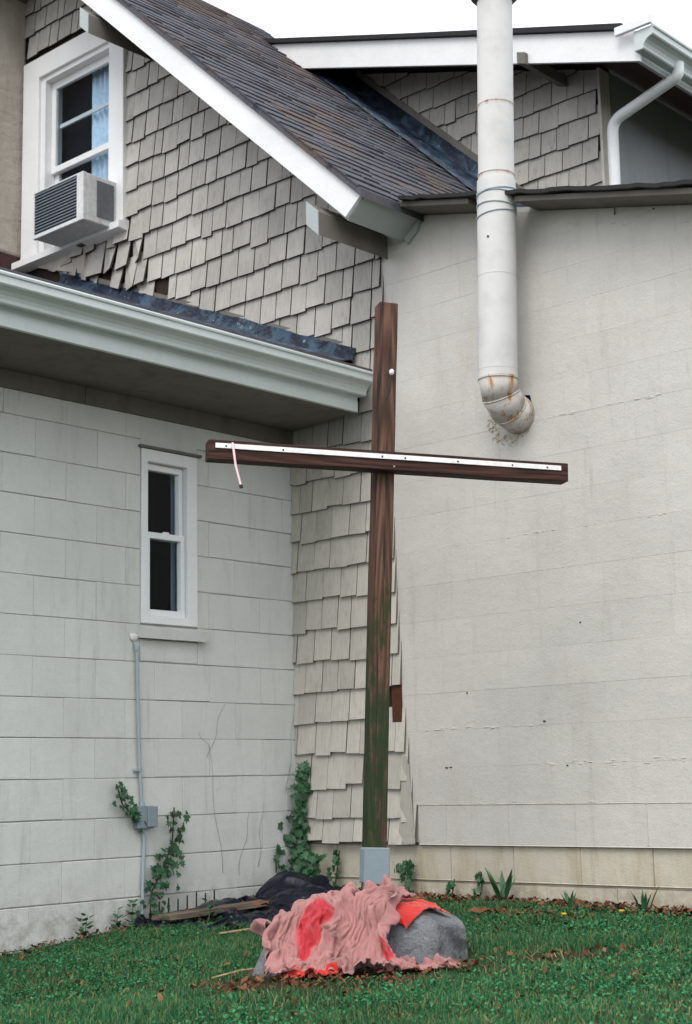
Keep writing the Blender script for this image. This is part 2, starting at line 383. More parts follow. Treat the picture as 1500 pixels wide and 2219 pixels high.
# addition roof meets the wall along this line
def zadd(x): return 3.648 - .414 * (x - .576)
WX0, WX1, WZ0, WZ1 = -2.80, -1.585, 5.10, 6.75
def shingle_poly(name, poly, zb, h, mat, parent, yoff=0, rot=0, thick=.015, flare=0, y0=0):
    """a tapered shingle: polygon in x,z on the wall plane y0"""
    n = len(poly); V = []
    cx = sum(p[0] for p in poly) / n
    for s in (0, 1):
        for x, z in poly:
            t = (z - zb) / h; yf = -(.006 + .026 * (1 - t)) - yoff * (1 - t) + rot * (x - cx) * (1 - t)
            V.append((x, y0 + yf + s * thick * (1.05 - .6 * t), z))
    F = [tuple(range(n)), tuple(range(2 * n - 1, n - 1, -1))] + [(i, i + n, (i + 1) % n + n, (i + 1) % n) for i in range(n)]
    o = fixn(mesh(name, V, F, mat, parent)); o.data.materials.append(MATS['shingle_edge_low' if mat == 'cedar_shingle_low' else 'shingle_edge'])
    for q in o.data.polygons:
        if abs(q.normal.y) < .5: q.material_index = 1
    return o
EXPO, SZ0 = .1815, 1.005
nsh = 0
for k in range(-1, 37):
    zb0 = SZ0 + EXPO * k
    x = -3.2 + random.uniform(0, .12)
    while x < 1.0:
        wd = random.choice([.125, .135, .14, .145, .15, .155, .13, .145, .10, .075]) if zb0 > 3.2 else random.choice([.125, .13, .135, .14, .12, .145, .10])
        x0, x1 = x, x + wd; x = x1 + (random.uniform(.005, .011) if zb0 > 3.2 else random.uniform(.002, .006))
        xm = (x0 + x1) / 2; dmg = (-2.35 < xm < -1.35 and zadd(xm) < zb0 + .1 and zb0 < 5.0)
        zb = zb0 + random.gauss(0, .0065) + (random.uniform(-.03, .02) if dmg else 0)
        if zb0 < 1.2: zb += random.choice([0, 0, -.02, .008])
        if k == -1: zb = .868 + random.uniform(-.012, .008)
        h = EXPO + .065 + (.0 if k > -1 else -.04)
        sk = random.gauss(0, .0015)
        poly = [(x0, zb + sk), (x1, zb - sk), (x1, zb + h), (x0, zb + h)]
        if zb0 < 3.5 and x0 > -.02:                                                   # strip beside the wing
            pass
        elif zb0 < 3.5 and x1 < .0: continue
        # right edge of the wall
        xr = xright(zb0 + .05)
        if x0 > xr - .012: continue
        poly = clip(poly, 1, 0, xr + random.uniform(-.012, .0))
        # roof, wing roof
        poly = clip(poly, -RS, 1, RZ - RS * RX - .17)
        if xm < .575: poly = clip(poly, -.414, -1, -(3.648 + .414 * .576) - .095 + random.uniform(-.02, .012)) if zb0 > 3.2 else poly
        if zb0 > 3.3 and xm < .575 and zb + h < zadd(xm) + .08: continue
        if zb0 <= 3.3 and x0 < .006: poly = clip(poly, -1, 0, -.006)
        # window opening
        if x1 > WX0 + .05 and x0 < WX1 - .05 and zb > WZ0 - .03 and zb + .05 < WZ1:
            if x1 < WX1 - .01: continue
            poly = clip(poly, -1, 0, -(WX1 - .05))
        if WX0 < xm < WX1 and zb < WZ0 and zb + h > WZ0: poly = clip(poly, 0, 1, WZ0 - .01)
        if xm < -2.83: continue
        if area(poly) < .0012: continue
        # damaged patch under the sill, bare board near the ground
        if dmg and random.random() < .03: continue
        if (-1.87 < xm < -1.80 and 4.55 < zb0 < 5.0) or (-1.25 < xm < -1.19 and 4.3 < zb0 < 4.5): continue
        if 1.54 < zb0 < 1.60 and .765 < xm: continue
        low = zb0 < 3.1
        yo = random.uniform(-.002, .004) + (random.uniform(0, .035) if dmg else 0) + (.012 * max(0, 1.45 - zb0) if low else 0)
        if poly and len(poly) > 2:
            shingle_poly('shingle', poly, zb, h, 'cedar_shingle_low' if low else 'cedar_shingle', house, yo, random.gauss(0, .012) + (random.gauss(0, .22) if dmg else 0)); nsh += 1
print('house shingles', nsh)
prism('patch_board', [(-2.66, -.034, zadd(-2.66) + .09), (-2.05, -.034, zadd(-2.05) + .14), (-2.03, -.040, 5.07), (-2.64, -.034, 5.09)], (0, .016, 0), 'soffit_pale', house)
box('bare_board', (.77, .838), (-.016, -.002), (1.53, 1.75), 'rusty_board', house)
prism('corner_board', [(.80, -.030, .855), (.925, -.050, .862), (.875, -.032, 1.34), (.843, -.026, 1.34)], (0, .018, 0), 'cedar_shingle_low', house)
# trim strip above the wing roof flashing
prism('trim_strip', [(-2.35, -.022, zadd(-2.35) + .085), (.53, -.022, zadd(.53) + .085), (.53, -.022, zadd(.53) + .125), (-2.35, -.022, zadd(-2.35) + .14)], (0, .018, 0), 'soffit_shade_paint', house)
# ---- roof
def slope_pts(x0, x1, dz0, dz1, y): return [(x0, y, zroof(x0) + dz0), (x1, y, zroof(x1) + dz0), (x1, y, zroof(x1) + dz1), (x0, y, zroof(x0) + dz1)]
rf = prism('roof', slope_pts(-2.4, 1.105, -.075, -.024, -.548), (0, 2.73, 0), 'asphalt_roof', house)
prism('roof', [(-5.7, -.50, zroof(-5.7) - .075), (-2.4, -.50, zroof(-2.4) - .075), (-2.4, -.5, zroof(-2.4) - .03), (-5.7, -.5, zroof(-5.7) - .03)], (0, 2.68, 0), 'asphalt_roof', house)
# roof courses: real overlapping tabs (too small to pick apart singly)
def roof_courses():
    V = []; F = []; L = math.hypot(1, RS); ux, uz = 1 / L, RS / L; nx_, nz_ = -RS / L, 1 / L
    tot = (1.108 + 2.4) * L; n = int(tot / .125)
    for i in range(n):
        s0 = tot - i * .125; y = -.548 - random.uniform(0, .012)
        while y < 2.12:
            wd = random.uniform(.10, .28); y1 = min(y + wd, 2.14); j = random.uniform(-.016, .016) + .022 * math.sin(y * 3 + i * .4)
            a0 = s0 + j; a1 = s0 - .18; hgt = .010 + random.uniform(0, .007)
            for (s, hh) in ((a0, hgt), (a1, .001)):
                for yy in (y, y1):
                    V.append((-2.4 + s * ux + nx_ * (hh - .02), yy, zroof(-2.4) + s * uz + nz_ * (hh - .02)))
            b = len(V) - 4; V += [(V[b + q][0] - nx_ * .012, V[b + q][1], V[b + q][2] - nz_ * .012) for q in (0, 1)]
            F += [(b, b + 1, b + 3, b + 2), (b, b + 4, b + 5, b + 1), (b, b + 2, b + 4), (b + 1, b + 5, b + 3)]; y = y1 + .004
    o = mesh('roof_shingle', V, F, 'asphalt_roof', house); tag(o, None, kind='stuff')
roof_courses()
# rake board, soffit, boxed end
L_ = math.hypot(1, RS); 
prism('rake_board', [(1.104, -.525, 4.456), (.961, -.525, 4.338), (-2.4, -.525, zroof(-2.4) - .29), (-2.4, -.525, zroof(-2.4) - .028)], (0, .028, 0), 'white_paint', house)
prism('rake_board', [(-2.4, -.525, zroof(-2.4) - .028), (-2.4, -.525, zroof(-2.4) - .29), (-5.7, -.525, zroof(-5.7) - .29), (-5.7, -.525, zroof(-5.7) - .028)], (0, .028, 0), 'white_paint', house)
prism('soffit', slope_pts(-2.4, .90, -.135, -.115, -.495), (0, .49, 0), 'soffit_shade_paint', house)
prism('rake_end_box', [(1.104, -.496, 4.440), (.955, -.496, 4.325), (.69, -.496, 4.325 + .935 * .265), (.84, -.496, 4.440 + .935 * .264)], (0, .488, 0), 'trim_paint', house)
prism('rake_end_panel', [(1.10, -.03, 4.44), (1.07, -.03, 4.36), (.99, -.03, 4.30), (.94, -.03, 4.40)], (0, .02, 0), 'trim_paint', house)
def lookout(xl, zl):
    L = .088
    prism('lookout', [(xl, -.60, zl), (xl + L, -.60, zl - .085), (xl + L, -.60, zl + .055), (xl, -.60, zl + .137)], (0, .60, 0), 'soffit_shade_paint', house)  # shade below the rake is put into the dark body colour
    prism('lookout_lit_end', [(xl - .002, -.606, zl - .002), (xl + L + .002, -.606, zl - .087), (xl + L + .002, -.606, zl + .057), (xl - .002, -.606, zl + .139)], (0, .0055, 0), 'trim_paint', house)  # thin pale sheet paints the front end as lit
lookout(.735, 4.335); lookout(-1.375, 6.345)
# ---- window
win = box('window', (WX0 + .16, WX1 - .17), (-.012, .02), (WZ0 + .05, WZ1 - .17), 'white_paint', house)
# window is a frame: replace the slab by a ring
def ring(name, x, z, wl, wr, wb, wt, y, mat, parent, bev=.003):
    x0, x1 = x; z0, z1 = z; xi0, xi1, zi0, zi1 = x0 + wl, x1 - wr, z0 + wb, z1 - wt
    o8 = [(x0, z0), (x1, z0), (x1, z1), (x0, z1)]; i8 = [(xi0, zi0), (xi1, zi0), (xi1, zi1), (xi0, zi1)]
    V = [(p[0], yy, p[1]) for yy in y for p in o8 + i8]; F = []
    for i in range(4):
        j = (i + 1) % 4
        F += [(i, j, 4 + j, 4 + i), (8 + j, 8 + i, 12 + i, 12 + j), (j, i, 8 + i, 8 + j), (4 + i, 4 + j, 12 + j, 12 + i)]
    o = fixn(mesh(name, V, F, mat, parent))
    if bev: bevel(o, bev)
    return o
bpy.data.objects.remove(win)
def ring_x(name, y, z, wl, wr, wb, wt, x, mat, parent, bev=.003):
    """ring in the y,z plane"""
    y0, y1 = y; z0, z1 = z; a0, a1, b0, b1 = y0 + wl, y1 - wr, z0 + wb, z1 - wt
    V = [(xx, p[0], p[1]) for xx in x for p in [(y0, z0), (y1, z0), (y1, z1), (y0, z1), (a0, b0), (a1, b0), (a1, b1), (a0, b1)]]; F = []
    for i in range(4):
        j = (i + 1) % 4
        F += [(i, j, 4 + j, 4 + i), (8 + j, 8 + i, 12 + i, 12 + j), (j, i, 8 + i, 8 + j), (4 + i, 4 + j, 12 + j, 12 + i)]
    o = fixn(mesh(name, V, F, mat, parent))
    if bev: bevel(o, bev)
    return o
win = ring('window', (WX0, WX1), (WZ0 + .045, WZ1), .20, .165, .0, .17, (-.055, -.004), 'white_paint', house)
ring('jamb', (WX0 + .20, WX1 - .165), (WZ0 + .045, WZ1 - .17), .055, .012, .02, .04, (-.03, .13), 'white_paint', win, .002)
prism('sill', [(WX0 - .03, -.115, WZ0 - .02), (WX0 - .03, -.115, WZ0 + .03), (WX0 - .03, -.02, WZ0 + .05), (WX0 - .03, -.02, WZ0 - .035)], (WX1 - WX0 + .06, 0, 0), 'white_paint', win)
ux0, ux1 = WX0 + .255, WX1 - .177
ring('upper_sash', (ux0, ux1), (5.80, WZ1 - .21), .05, .02, .05, .06, (.03, .06), 'white_paint', win)
ring('lower_sash', (ux0, ux1), (WZ0 + .06, 5.86), .05, .02, .05, .05, (.065, .095), 'white_paint', win)
box('rail', (ux0 + .05, ux1 - .02), (.07, .085), (6.17, 6.20), 'white_paint', win)  # white bar added behind the glass to stand for the meeting rail's reflection
box('pane', (ux0 + .05, ux1 - .02), (.043, .047), (5.85, WZ1 - .27), 'window_glass', win)
box('pane', (ux0 + .05, ux1 - .02), (.078, .082), (WZ0 + .11, 5.81), 'window_glass', win)
box('dark_room', (HX0 - .05, HX1 + .05), (.155, .17), (WZ0, WZ1 - .1), 'interior_dark', win)
def curtain(name, x0, x1, z0, z1, y, parent, mat='curtain_blue'):
    n = 40; V = []; F = []
    for i in range(n + 1):
        x = x0 + (x1 - x0) * i / n; yy = y + .018 * math.sin(i * 1.15) + .006 * math.sin(i * 2.9)
        V += [(x, yy, z0), (x, yy, z1)]
        if i: F.append((2 * i - 2, 2 * i, 2 * i + 1, 2 * i - 1))
    o = mesh(name, V, F, mat, parent, True); md = o.modifiers.new('s', 'SOLIDIFY'); md.thickness = .003; return o
curtain('curtain', -2.17, ux1 + .03, WZ0 + .1, WZ1 - .22, .125, win)

# ---- air conditioner standing in the window
ac = thing('window_air_conditioner', 'boxy white air conditioner sticking out of the upstairs window', 'air conditioner', (-1.98, -.18, 5.13))
ax0, ax1, ay0, ay1, az0, az1 = -2.235, -1.655, -.35, .03, 5.10, 5.455
ring('front_frame', (ax0, ax1), (az0, az1), .012, .075, .03, .012, (ay0, ay0 + .03), 'ac_metal', ac)
box('body', (ax0 + .002, ax1 - .002), (ay0 + .032, ay1), (az0 + .002, az1 - .002), 'ac_metal', ac, .006)
box('coil', (ax0 + .012, ax1 - .075), (ay0 + .012, ay0 + .030), (az0 + .03, az1 - .012), 'ac_coil', ac)
for i in range(13):
    z = az0 + .045 + i * .0232; box('slat', (ax0 + .014, ax1 - .077), (ay0 + .001, ay0 + .011), (z, z + .009), 'ac_slat', ac)
box('side_vent', (ax1 - .001, ax1 + .006), (ay0 + .12, ay0 + .27), (az0 + .05, az1 - .04), 'ac_side_panel', ac)
box('bracket', (ax0 + .18, ax0 + .24), (-.10, -.02), (az0 - .03, az0 + .002), 'screw_dark', ac)

# ---- stucco chimney beside the window
ch = thing('stucco_chimney', 'rough tan stucco chimney next to the upstairs window trim', 'chimney', (-3.25, -.45, 4.6))
box('shaft', (-3.7, -2.825), (-.95, -.01), (5.20, 9.2), 'stucco', ch, .02, 2)
box('base_flashing', (-3.68, -2.84), (-.93, -.012), (4.55, 5.20), 'red_brown', ch)
box('cap', (-3.78, -2.75), (-1.03, .06), (9.2, 9.32), 'stucco', ch, .02)

# ------------------------------------------------------------------ left block wing
wing = thing('block_wing', 'low painted concrete block wing with slim window and long gutter', 'building', (-1.2, -1.8, .5))
WY0, WY1, WWZ0, WWZ1 = -1.215, -.795, 2.085, 3.07          # window opening (y), z
box('wall', (-.16, -.006), (-4.6, WY0), (.1, 3.5), 'mortar', wing)
box('wall', (-.16, -.006), (WY1, -.002), (.1, 3.5), 'mortar', wing)
box('wall', (-.16, -.006), (WY0, WY1), (.1, WWZ0), 'mortar', wing)
box('wall', (-.16, -.006), (WY0, WY1), (WWZ1, 3.5), 'mortar', wing)
def block_face(name, a, b, c, d, out0, out1, mat, parent, axis, ch=.004, cv=.0012, jt=1.0):
    """chamfered block: a..b along the wall, c..d in z, out0 (buried) .. out1 (face)"""
    j = lambda s: random.gauss(0, s)
    fr = [(a + cv, c + ch), (b - cv, c + ch), (b - cv, d - ch), (a + cv, d - ch)]; bk = [(a, c), (b, c), (b, d), (a, d)]
    fr = [(p[0] + j(.0004), p[1] + j(.0014) * jt) for p in fr]; o1 = out1 + j(.0006) * jt; til = j(.0005) * jt
    V = []
    for q, (p, o) in enumerate([(p, o1 + (til if i in (0, 3) else -til)) for i, p in enumerate(fr)] + [(p, out1 - ch * .8) for p in bk] + [(p, out0) for p in bk]):
        V.append((o, p[0], p[1]) if axis == 'x' else (p[0], o, p[1]))
    F = [(0, 1, 2, 3)] + [(i, 4 + i, 4 + (i + 1) % 4, (i + 1) % 4) for i in range(4)] + [(4 + i, 8 + i, 8 + (i + 1) % 4, 4 + (i + 1) % 4) for i in range(4)]
    o = fixn(mesh(name, V, F, mat, parent)); return o
for k in range(-5, 10):
    z0 = 1.252 + .207 * k; z1 = z0 + .207
    off = -1.92 if k % 2 == 0 else -1.72
    y = off - .405 * 7
    while y < -.01:
        a, b = max(y, -4.6), min(y + .405, -.004); y += .405
        if b - a < .03: continue
        spans = [(a, b)]
        if z1 > WWZ0 - .085 and z0 < WWZ1 + .0 and b > WY0 and a < WY1:
            spans = []
            if z1 <= WWZ0 + .02 or z0 >= WWZ1 - .02: spans = []
            if a < WY0 - .02: spans.append((a, WY0))
            if b > WY1 + .02: spans.append((WY1, b))
        zz1 = z1
        for (p, q) in spans:
            if zz1 - z0 > .05 and q - p > .02:
                block_face('block', p + random.uniform(.0001, .0011), q - random.uniform(.0001, .0011), z0 + random.uniform(.0006, .0032), min(zz1, 3.34) - random.uniform(.0004, .0028), -.03, .003 + random.gauss(0, .0006), 'block_paint', wing, 'x', random.uniform(.0018, .0036), random.uniform(.0006, .0022))
# lintel and sill area
block_face('lintel', WY0 - .0, WY1 + .0, WWZ1 + .012, 3.34, -.03, .004, 'block_paint', wing, 'x')
prism('sill', [(-.02, WY0 - .02, WWZ0 - .075), (.042, WY0 - .02, WWZ0 - .085), (.046, WY0 - .02, WWZ0 - .028), (-.02, WY0 - .02, WWZ0 - .004)], (0, WY1 - WY0 + .06, 0), 'block_paint', wing)
block_face('block', WY0 + .002, WY1 - .002, 1.873 + .0035, WWZ0 - .088, -.03, .004, 'block_paint', wing, 'x')
box('drip_cap', (.0, .03), (WY0 - .015, WY1 + .02), (WWZ1 - .004, WWZ1 + .010), 'soffit_shade_paint', wing)
lw = ring_x('window', (WY0 + .004, WY1 - .004), (WWZ0, WWZ1 - .006), .045, .075, .045, .07, (-.05, .014), 'vinyl', wing)
a0, a1 = WY0 + .052, WY1 - .082
ring_x('sash', (a0, a1), (2.565, WWZ1 - .08), .03, .03, .035, .035, (-.062, -.024), 'vinyl', lw, .002)
ring_x('sash', (a0, a1), (WWZ0 + .047, 2.60), .03, .03, .035, .035, (-.045, -.008), 'vinyl', lw, .002)
box('pane', (-.05, -.047), (a0 + .028, a1 - .028), (2.595, WWZ1 - .11), 'window_glass', lw)
box('pane', (-.034, -.031), (a0 + .028, a1 - .028), (WWZ0 + .08, 2.57), 'window_glass', lw)
box('dark_room', (-.72, -.70), (WY0 - .3, WY1 + .9), (WWZ0 - .3, WWZ1 + .2), 'interior_dark', lw)
box('latch', (-.024, -.012), (-1.03, -.99), (2.598, 2.61), 'vinyl', lw)
# faint curtain edge behind the glass
def wing_curtain():
    n = 16; V = []; F = []
    for i in range(n + 1):
        y = a1 + .035 + .25 * i / n; x = -.17 + .014 * math.sin(i * 1.3); V += [(x, y, WWZ0), (x, y, WWZ1)]
        if i: F.append((2 * i - 2, 2 * i, 2 * i + 1, 2 * i - 1))
    mesh('curtain', V, F, 'box_metal', lw, True)
wing_curtain()
# eave: frieze, soffit boards, fascia, gutter, roof
YE = -4.6
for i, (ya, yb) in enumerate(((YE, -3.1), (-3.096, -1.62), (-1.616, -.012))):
    box('frieze_board', (.005, .028), (ya, yb), (3.245, 3.338), 'soffit_shade_paint', wing)
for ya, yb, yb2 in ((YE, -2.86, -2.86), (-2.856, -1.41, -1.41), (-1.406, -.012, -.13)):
    prism('soffit_board', [(.006, ya, 3.340), (.64, ya, 3.334), (.64, yb2, 3.334), (.006, yb, 3.340)], (0, 0, .012), 'soffit_shade_paint', wing)
box('fascia', (.64, .664), (YE, -.125), (3.328, 3.52), 'gutter_paint', wing, .002)
prism('eave_end', [(.02, -.03, 3.352), (.64, -.135, 3.346), (.64, -.135, 3.50), (.02, -.03, 3.76)], (0, .022, 0), 'trim_paint', wing)
GP = [(.666, 3.418), (.716, 3.416), (.722, 3.421), (.724, 3.436), (.732, 3.452), (.748, 3.468), (.768, 3.478), (.782, 3.482), (.788, 3.488), (.788, 3.522), (.797, 3.526), (.799, 3.534), (.796, 3.541), (.786, 3.543), (.780, 3.536)]
def gutter(name, prof, path0, path1, mat, parent, th=.003, closed_end=True):
    """prof in (offset,z); path0/path1 are y ends; shell thickened inward"""
    n = len(prof); V = []; F = []
    for yy in (path0, path1):
        for x, z in prof: V.append((x, yy, z))
    for i in range(n - 1): F.append((i, i + 1, n + i + 1, n + i))
    if closed_end:
        b = len(V); V += [(prof[0][0], path1, prof[-1][1] - .004)]; F.append(tuple(range(n, 2 * n)) + (b,))
    o = mesh(name, V, F, mat, parent)
    md = o.modifiers.new('s', 'SOLIDIFY'); md.thickness = th; md.offset = 0; return o
gutter('gutter', GP, YE, -.118, 'gutter_paint', wing)
prism('roof', [(-2.9, YE, zadd(-2.9)), (.70, YE, zadd(.70)), (.70, YE, zadd(.70) - .05), (-2.9, YE, zadd(-2.9) - .05)], (0, -YE - .03, 0), 'asphalt_roof', wing)
# torn tar flashing up the shingle wall
def wall_flash():
    n = 70; V = []; F = []
    for i in range(n + 1):
        x = -2.32 + (.575 + 2.32) * i / n; z = zadd(x); w_ = .105 + .018 * noise.noise((x * 4, 0, 1)) + .012 * noise.noise((x * 15, 0, 3))
        for (yy, zz) in ((-.16 + .02 * noise.noise((x * 6, 2, 0)), z + .008), (-.055 + .01 * noise.noise((x * 11, 5, 0)), z + .028 + .015 * noise.noise((x * 9, 0, 0))), (-.032, z + w_)): V.append((x, yy, zz))
        if i:
            for q in (0, 1): F.append((3 * i - 3 + q, 3 * i + q, 3 * i + q + 1, 3 * i - 2 + q))
    o = mesh('wall_flashing', V, F, 'tar_flashing', wing, True); md = o.modifiers.new('s', 'SOLIDIFY'); md.thickness = .006
wall_flash()

# ------------------------------------------------------------------ plain painted block wall at right
rw = thing('painted_block_annex', 'cream painted block annex wall with a dark edged low roof', 'building', (2.6, .1, .6))
def ztop(x): return 4.72 - .247 * x          # soffit line on the wall
prism('wall', [(.70, .006, .87), (5.2, .006, .87), (5.2, .006, ztop(5.2)), (.70, .006, ztop(.70) + .04)], (0, .2, 0), 'wall_paint', rw)
box('foundation', (.0, 5.2), (.020, .2), (.1, .869), 'dark_mortar', rw)
CJ = [random.gauss(0, .00030) for _ in range(30)]
for k in range(1, 20):
    z0 = .668 + .2015 * k; z1 = z0 + .2015; off = .712 if k % 2 else .925
    x = off - .418
    while x < 5.1:
        a, b = max(x, .935 if k <= 1 else .75 if z0 > 3 else xright(z0) - .03), x + .418; x += .418
        if b - a < .05: continue
        poly = clip([(a, z0), (b, z0), (b, z1), (a, z1)], .247, 1, 4.72)
        if area(poly) < .004: continue
        if len(poly) == 4 and abs(poly[2][1] - z1) < 1e-6:
            block_face('block', a + .0001, b - .0001, z0 + (.0002 if k > 1 else -.012), z1 - .0002, .03, -.004 + CJ[k] - (.002 if k == 1 else 0), 'wall_paint', rw, 'y', .0006 if k > 1 else .004, .0002, .15)
        else:
            c_ = [(p[0], -.004, p[1]) for p in poly]; prism('block', c_, (0, .03, 0), 'wall_paint', rw)
def paint_lumps():
    V = []; F = []
    for zc, n, x0, x1, sg in ((1.071, 90, .95, 3.2, .006), (1.272, 34, 1.8, 3.0, .008), (1.474, 16, 1.0, 2.2, .005), (.872, 60, .95, 3.4, .004), (4.17, 26, 1.9, 3.2, .012), (3.086, 14, 1.9, 2.6, .004), (2.48, 14, 1.4, 2.6, .003)):
        for i in range(n):
            x = random.uniform(x0, x1); z = zc - .247 * (x - 1.9) * (zc > 4) + random.gauss(0, sg); r = random.uniform(.006, .020); b = len(V); m_ = 7; hgt = random.uniform(.0015, .0045)
            V.append((x, -.0042 - hgt, z + r * .1))
            for q in range(m_): t = q * 2 * math.pi / m_; rr = random.uniform(.6, 1.3); V.append((x + 2.2 * r * rr * math.cos(t), -.0030, z + .45 * r * rr * math.sin(t)))
            F += [(b, b + 1 + q, b + 1 + (q + 1) % m_) for q in range(m_)]
    tag(mesh('paint_lump', V, F, 'wall_paint', rw), None, kind='stuff')
paint_lumps()
for x, z, w_ in ((1.14, 1.268, .012), (1.17, 1.270, .010), (1.80, 1.492, .010), (1.30, 1.665, .006), (2.05, 1.985, .005), (1.93, 1.262, .007), (2.62, 4.06, .008)):
    prism('chip_hole_shade', [(x - w_, -.0068, z), (x - w_ * .3, -.0068, z + .005), (x + w_, -.0068, z + .002), (x + w_ * .5, -.0068, z - .004)], (0, .004, 0), 'interior_dark', rw)  # flat dark patches paint the shade inside chipped spots
# foundation blocks below the ledge
for k, (z0, z1, off) in enumerate(((.668, .856, .72), (.44, .665, .925), (.22, .438, .72))):
    x = off - .836
    while x < 5.1:
        a, b = max(x, .004), x + .418; x += .418
        if b - a > .04: block_face('foundation_block', a + .0012, b - .0012, z0 + .003, z1 - .003, .04, .014 + random.gauss(0, .001), 'foundation_paint', rw, 'y', .004)
# low roof: soffit, edge, two lengths either side of the pipe
for xa, xb in ((1.03, 1.595), (1.905, 5.2)):
    prism('soffit', [(xa, -.215, ztop(xa) - .002), (xb, -.215, ztop(xb) - .002), (xb, .004, ztop(xb) + .006), (xa, .004, ztop(xa) + .006)], (0, 0, .03), 'soffit_shade_paint', rw)
    V = []; F = []; n = int((xb - xa) / .05)
    for i in range(n + 1):
        x = xa - (.045 if xa > 1.5 else -.09) + (xb - xa + .03) * i / n; dz = .006 * noise.noise((x * 5, 0, 0)) + random.choice([0, 0, 0, .006, -.004]); dy = .010 * noise.noise((x * 9, 3, 0))
        for yy, zz in ((-.25 + dy, ztop(x) + .030 + dz), (-.25 + dy, ztop(x) + .052 + dz), (2.25, ztop(x) + .055), (2.25, ztop(x) + .032)): V.append((x, yy, zz))
        if i:
            for q in range(4): F.append((4 * i - 4 + q, 4 * i + q, 4 * i + (q + 1) % 4, 4 * i - 4 + (q + 1) % 4))
    F += [(0, 1, 2, 3), (4 * n + 3, 4 * n + 2, 4 * n + 1, 4 * n)]
    fixn(mesh('roof_edge', V, F, 'tar_edge', rw))
box('roof_deck', (1.60, 1.90), (.02, 2.2), (4.28, 4.31), 'tar_edge', rw)
# broken render round the pipe hole
def rubble():
    V = []; F = []
    for i in range(150):
        a = random.uniform(.1, 6.1); r = random.uniform(.10, .150); cx, cz = 1.662 + r * math.cos(a), 3.135 + r * math.sin(a)
        if math.sin(a) > .55 and random.random() < .85: continue
        s = random.uniform(.004, .016); b = len(V)
        pts = [Vector((random.gauss(0, 1), random.gauss(0, .5), random.gauss(0, 1))).normalized() * s for _ in range(6)]
        V += [(cx + p.x, -.006 + p.y * .6, cz + p.z) for p in pts]
        F += [(b + i_, b + j_, b + k_) for i_, j_, k_ in ((0, 1, 2), (0, 2, 3), (0, 3, 4), (1, 2, 5), (2, 3, 5), (0, 1, 4), (1, 4, 5), (3, 4, 5))]
    tag(mesh('broken_render', V, F, 'foundation_paint', rw), None, kind='stuff')
rubble()
prism('wall_hole_shade', [(1.735, -.0045, 3.245), (1.80, -.0045, 3.235), (1.815, -.0045, 3.17), (1.79, -.0045, 3.10), (1.77, -.0045, 3.16)], (0, -.002, 0), 'interior_dark', rw)  # flat dark sheet on the wall stands for shade inside a hole

# ------------------------------------------------------------------ upper storey behind
DY = 2.2
up = thing('upper_storey', 'shingled upper storey with white fascia rising behind the dark roof', 'building', (-.6, 3.2, 4.7))
def zrk(x): return 6.055 - .336 * (x - 1.62)           # top edge of the fascia
CX = .985
prism('wall', [(-3.4, DY, 4.2), (CX, DY, 4.2), (CX, DY, zrk(CX) - .04), (-3.4, DY, zrk(-3.4) - .04)], (0, .12, 0), 'sheathing', up)
box('side_wall', (CX - .12, CX - .002), (DY + .125, 7.0), (4.2, 6.2), 'side_shade_paint', up)
n_up = 0
for k in range(0, 15):
    zb0 = 4.63 + .175 * k; x = -1.7 + random.uniform(0, .12)
    while x < CX:
        wd = random.choice([.12, .135, .14, .15, .16, .165, .13, .10]); x0, x1 = x, min(x + wd, CX - .012); x += wd + random.uniform(.003, .007)
        zb = zb0 + random.gauss(0, .006); h = .24
        if x1 - x0 < .03: continue
        poly = [(x0, zb), (x1, zb + random.gauss(0, .003)), (x1, zb + h), (x0, zb + h)]
        poly = clip(poly, .336, 1, zrk(0) - .10)
        poly = clip(poly, RS, -1, -(RZ - RS * RX) - .16 + random.uniform(-.05, .03))      # cut along the lower roof
        if zb + .2 < max(ztop(x0) + .3, 4.9): continue
        if area(poly) > .003: shingle_poly('shingle', poly, zb, h, 'cedar_shingle', up, random.uniform(-.002, .005), random.gauss(0, .012), y0=DY); n_up += 1
print('upper shingles', n_up)
prism('fascia', [(-3.6, 1.70, zrk(-3.6)), (1.60, 1.70, zrk(1.60)), (1.60, 1.70, zrk(1.60) - .215), (-3.6, 1.70, zrk(-3.6) - .215)], (0, .025, 0), 'white_paint', up)
prism('roof', [(-3.7, 1.665, zrk(-3.7) + .004), (1.50, 1.665, zrk(1.50) + .004), (1.50, 1.665, zrk(1.50) + .046), (-.4, 1.665, zrk(-.4) + .038), (-3.7, 1.665, zrk(-3.7) + .05)], (0, 5.3, 0), 'tar_edge', up)
prism('soffit', [(-3.6, 1.726, zrk(-3.6) - .06), (1.55, 1.726, zrk(1.55) - .06), (1.55, 1.726, zrk(1.55) - .045), (-3.6, 1.726, zrk(-3.6) - .045)], (0, 5.2, 0), 'red_brown', up)
box('eave_board', (1.56, 1.585), (1.726, 6.95), (5.86, 6.05), 'trim_paint', up)
prism('lookout', [(.645, 1.665, 6.155), (.715, 1.665, 6.13), (.715, 1.665, 6.215), (.645, 1.665, 6.24)], (0, .53, 0), 'soffit_shade_paint', up)
box('corner_board', (CX - .012, CX + .008), (DY - .030, DY + .10), (4.5, 6.18), 'cedar_shingle_low', up)
UGP = [(1.590 + (x - .666) * 1.15, 5.905 + (z - 3.418) * 1.15) for x, z in GP]
def gutter2():
    n = len(UGP); V = [(x, yy, z) for yy in (1.66, 6.98) for x, z in UGP]; F = [(i, i + 1, n + i + 1, n + i) for i in range(n - 1)]
    b = len(V); V.append((UGP[0][0], 1.66, UGP[-1][1])); F.append(tuple(range(n)) + (b,))
    o = mesh('gutter', V, F, 'gutter_paint', up); md = o.modifiers.new('s', 'SOLIDIFY'); md.thickness = .003
gutter2()
